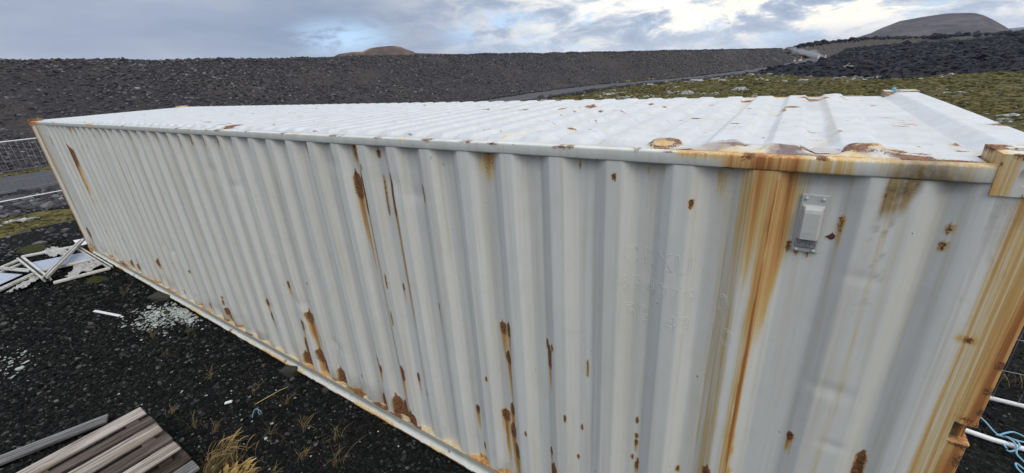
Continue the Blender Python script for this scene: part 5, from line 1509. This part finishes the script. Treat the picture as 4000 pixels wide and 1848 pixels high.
moss_tuft(-10.35, -.36, .22, .17, .06, 80, 'dark green moss tuft at the near corner of the window frame')
moss_tuft(-7.75, -.20, .16, .07, .035, 81, 'dark moss tuft growing among the pale shards')
moss_tuft(-6.9, -.24, .14, .06, .03, 82, 'small moss tuft just right of the pale shards')
moss_tuft(-13.9, -.55, .5, .32, .06, 83, 'dark low moss mound beyond the window frames')


# ---- far road markers
def marker(x, y, label, cone, s=1.0):
    z = gz1(x, y)
    f = empty('road_marker', label, 'road marker', 'markers along the far road', (x, y, z))
    mb = MB(); mb.box((-.55 * s, -.4, 0), (.55 * s, .4, .42 * s), .05)
    link('base', mb.mesh('base'), M['marker_white'], f)
    mb = MB(); mb.tube([(0, 0, .40 * s), (.06, 0, .9 * s), (.1, 0, 1.55 * s)], [.34 * s, .22 * s, .06], 10)
    link('cone', mb.mesh('cone', True), M[cone], f)


marker(-3.7, 168, 'leftmost orange topped road marker at the end of the embankment', 'orange_paint', .75)
marker(-2.2, 172, 'orange topped road marker just right of the leftmost one', 'orange_paint', .9)
marker(3.0, 196, 'pale road marker right of the steam at the foot of the far bank', 'marker_white', .7)
marker(5.2, 205, 'pale road marker second to the right of the steam', 'marker_white', .7)
marker(12.2, 240, 'rightmost pale road marker standing high on the lava edge', 'marker_white', .8)
# a pale cairn at the edge of the lava
V = []
cairn = empty('cairn', 'pale stone cairn where the moss meets the dark lava', 'cairn', None, (3.3, 60.0, gz1(3.3, 60.0)))
for k, (dx, dz, s0) in enumerate([(-.25, .1, .55), (.28, .1, .5), (0, .2, .45), (.05, .42, .25)]):
    o = link('stone', lv_[k], None, cairn); o.location = (dx, 0, dz); o.scale = (s0, s0, s0 * .7)

# ---- steam drifting up behind the end of the embankment
mb = MB(); mb.box((-11, 197.5, .2), (6.5, 202.5, 7.5))
ms = bpy.data.materials.new('steam'); ms.use_nodes = True; nt = ms.node_tree; nt.nodes.clear(); b = NB(nt)
p = b.geo(); sx_, sy_, sz_ = b.n('ShaderNodeSeparateXYZ', {0: p}).outputs
ns = b.noise(b.vscale(p, (.35, .3, .5)), 1.0, 5, .6, .6)
line = b.sub(sz_, b.add(b.mul(b.sub(3.0, sx_), .36), .5))           # height over a line that rises to the left
off = b.add(line, b.mul(b.sub(ns, .5), 5.0))
up_ = b.smooth(off, 1.7, .1); dn = b.smooth(off, -1.2, .1)
ends = b.mul(b.smooth(sx_, -9.5, 1.5, .12, 1.0), b.mul(b.smooth(sx_, 5.5, 2.5), b.smooth(sx_, -10.8, -8)))
edge_y = b.mul(b.smooth(sy_, 197.5, 199), b.smooth(sy_, 202.5, 201))
den = b.mul(b.mul(b.mul(up_, dn), b.mul(ends, edge_y)), .55)
pv = b.n('ShaderNodeVolumePrincipled', {'Color': (.93, .95, 1.0, 1), 'Density': den, 'Anisotropy': .1})
b.n('ShaderNodeOutputMaterial', {1: pv.outputs[0]})
link('steam', mb.mesh('steam'), ms, None, kind='stuff')

# ---- the air itself: far hills pale a little
mb = MB(); mb.box((-8600, -8600, -40), (8600, 8600, 175))
ma = bpy.data.materials.new('haze'); ma.use_nodes = True; nt = ma.node_tree; nt.nodes.clear(); b = NB(nt)
pv = b.n('ShaderNodeVolumePrincipled', {'Color': (.80, .87, 1.0, 1), 'Density': .00005, 'Anisotropy': .2})
b.n('ShaderNodeOutputMaterial', {1: pv.outputs[0]})
link('haze', mb.mesh('haze'), ma, None, kind='stuff')
SC.cycles.volume_step_rate = 1.0
bpy.context.view_layer.update()
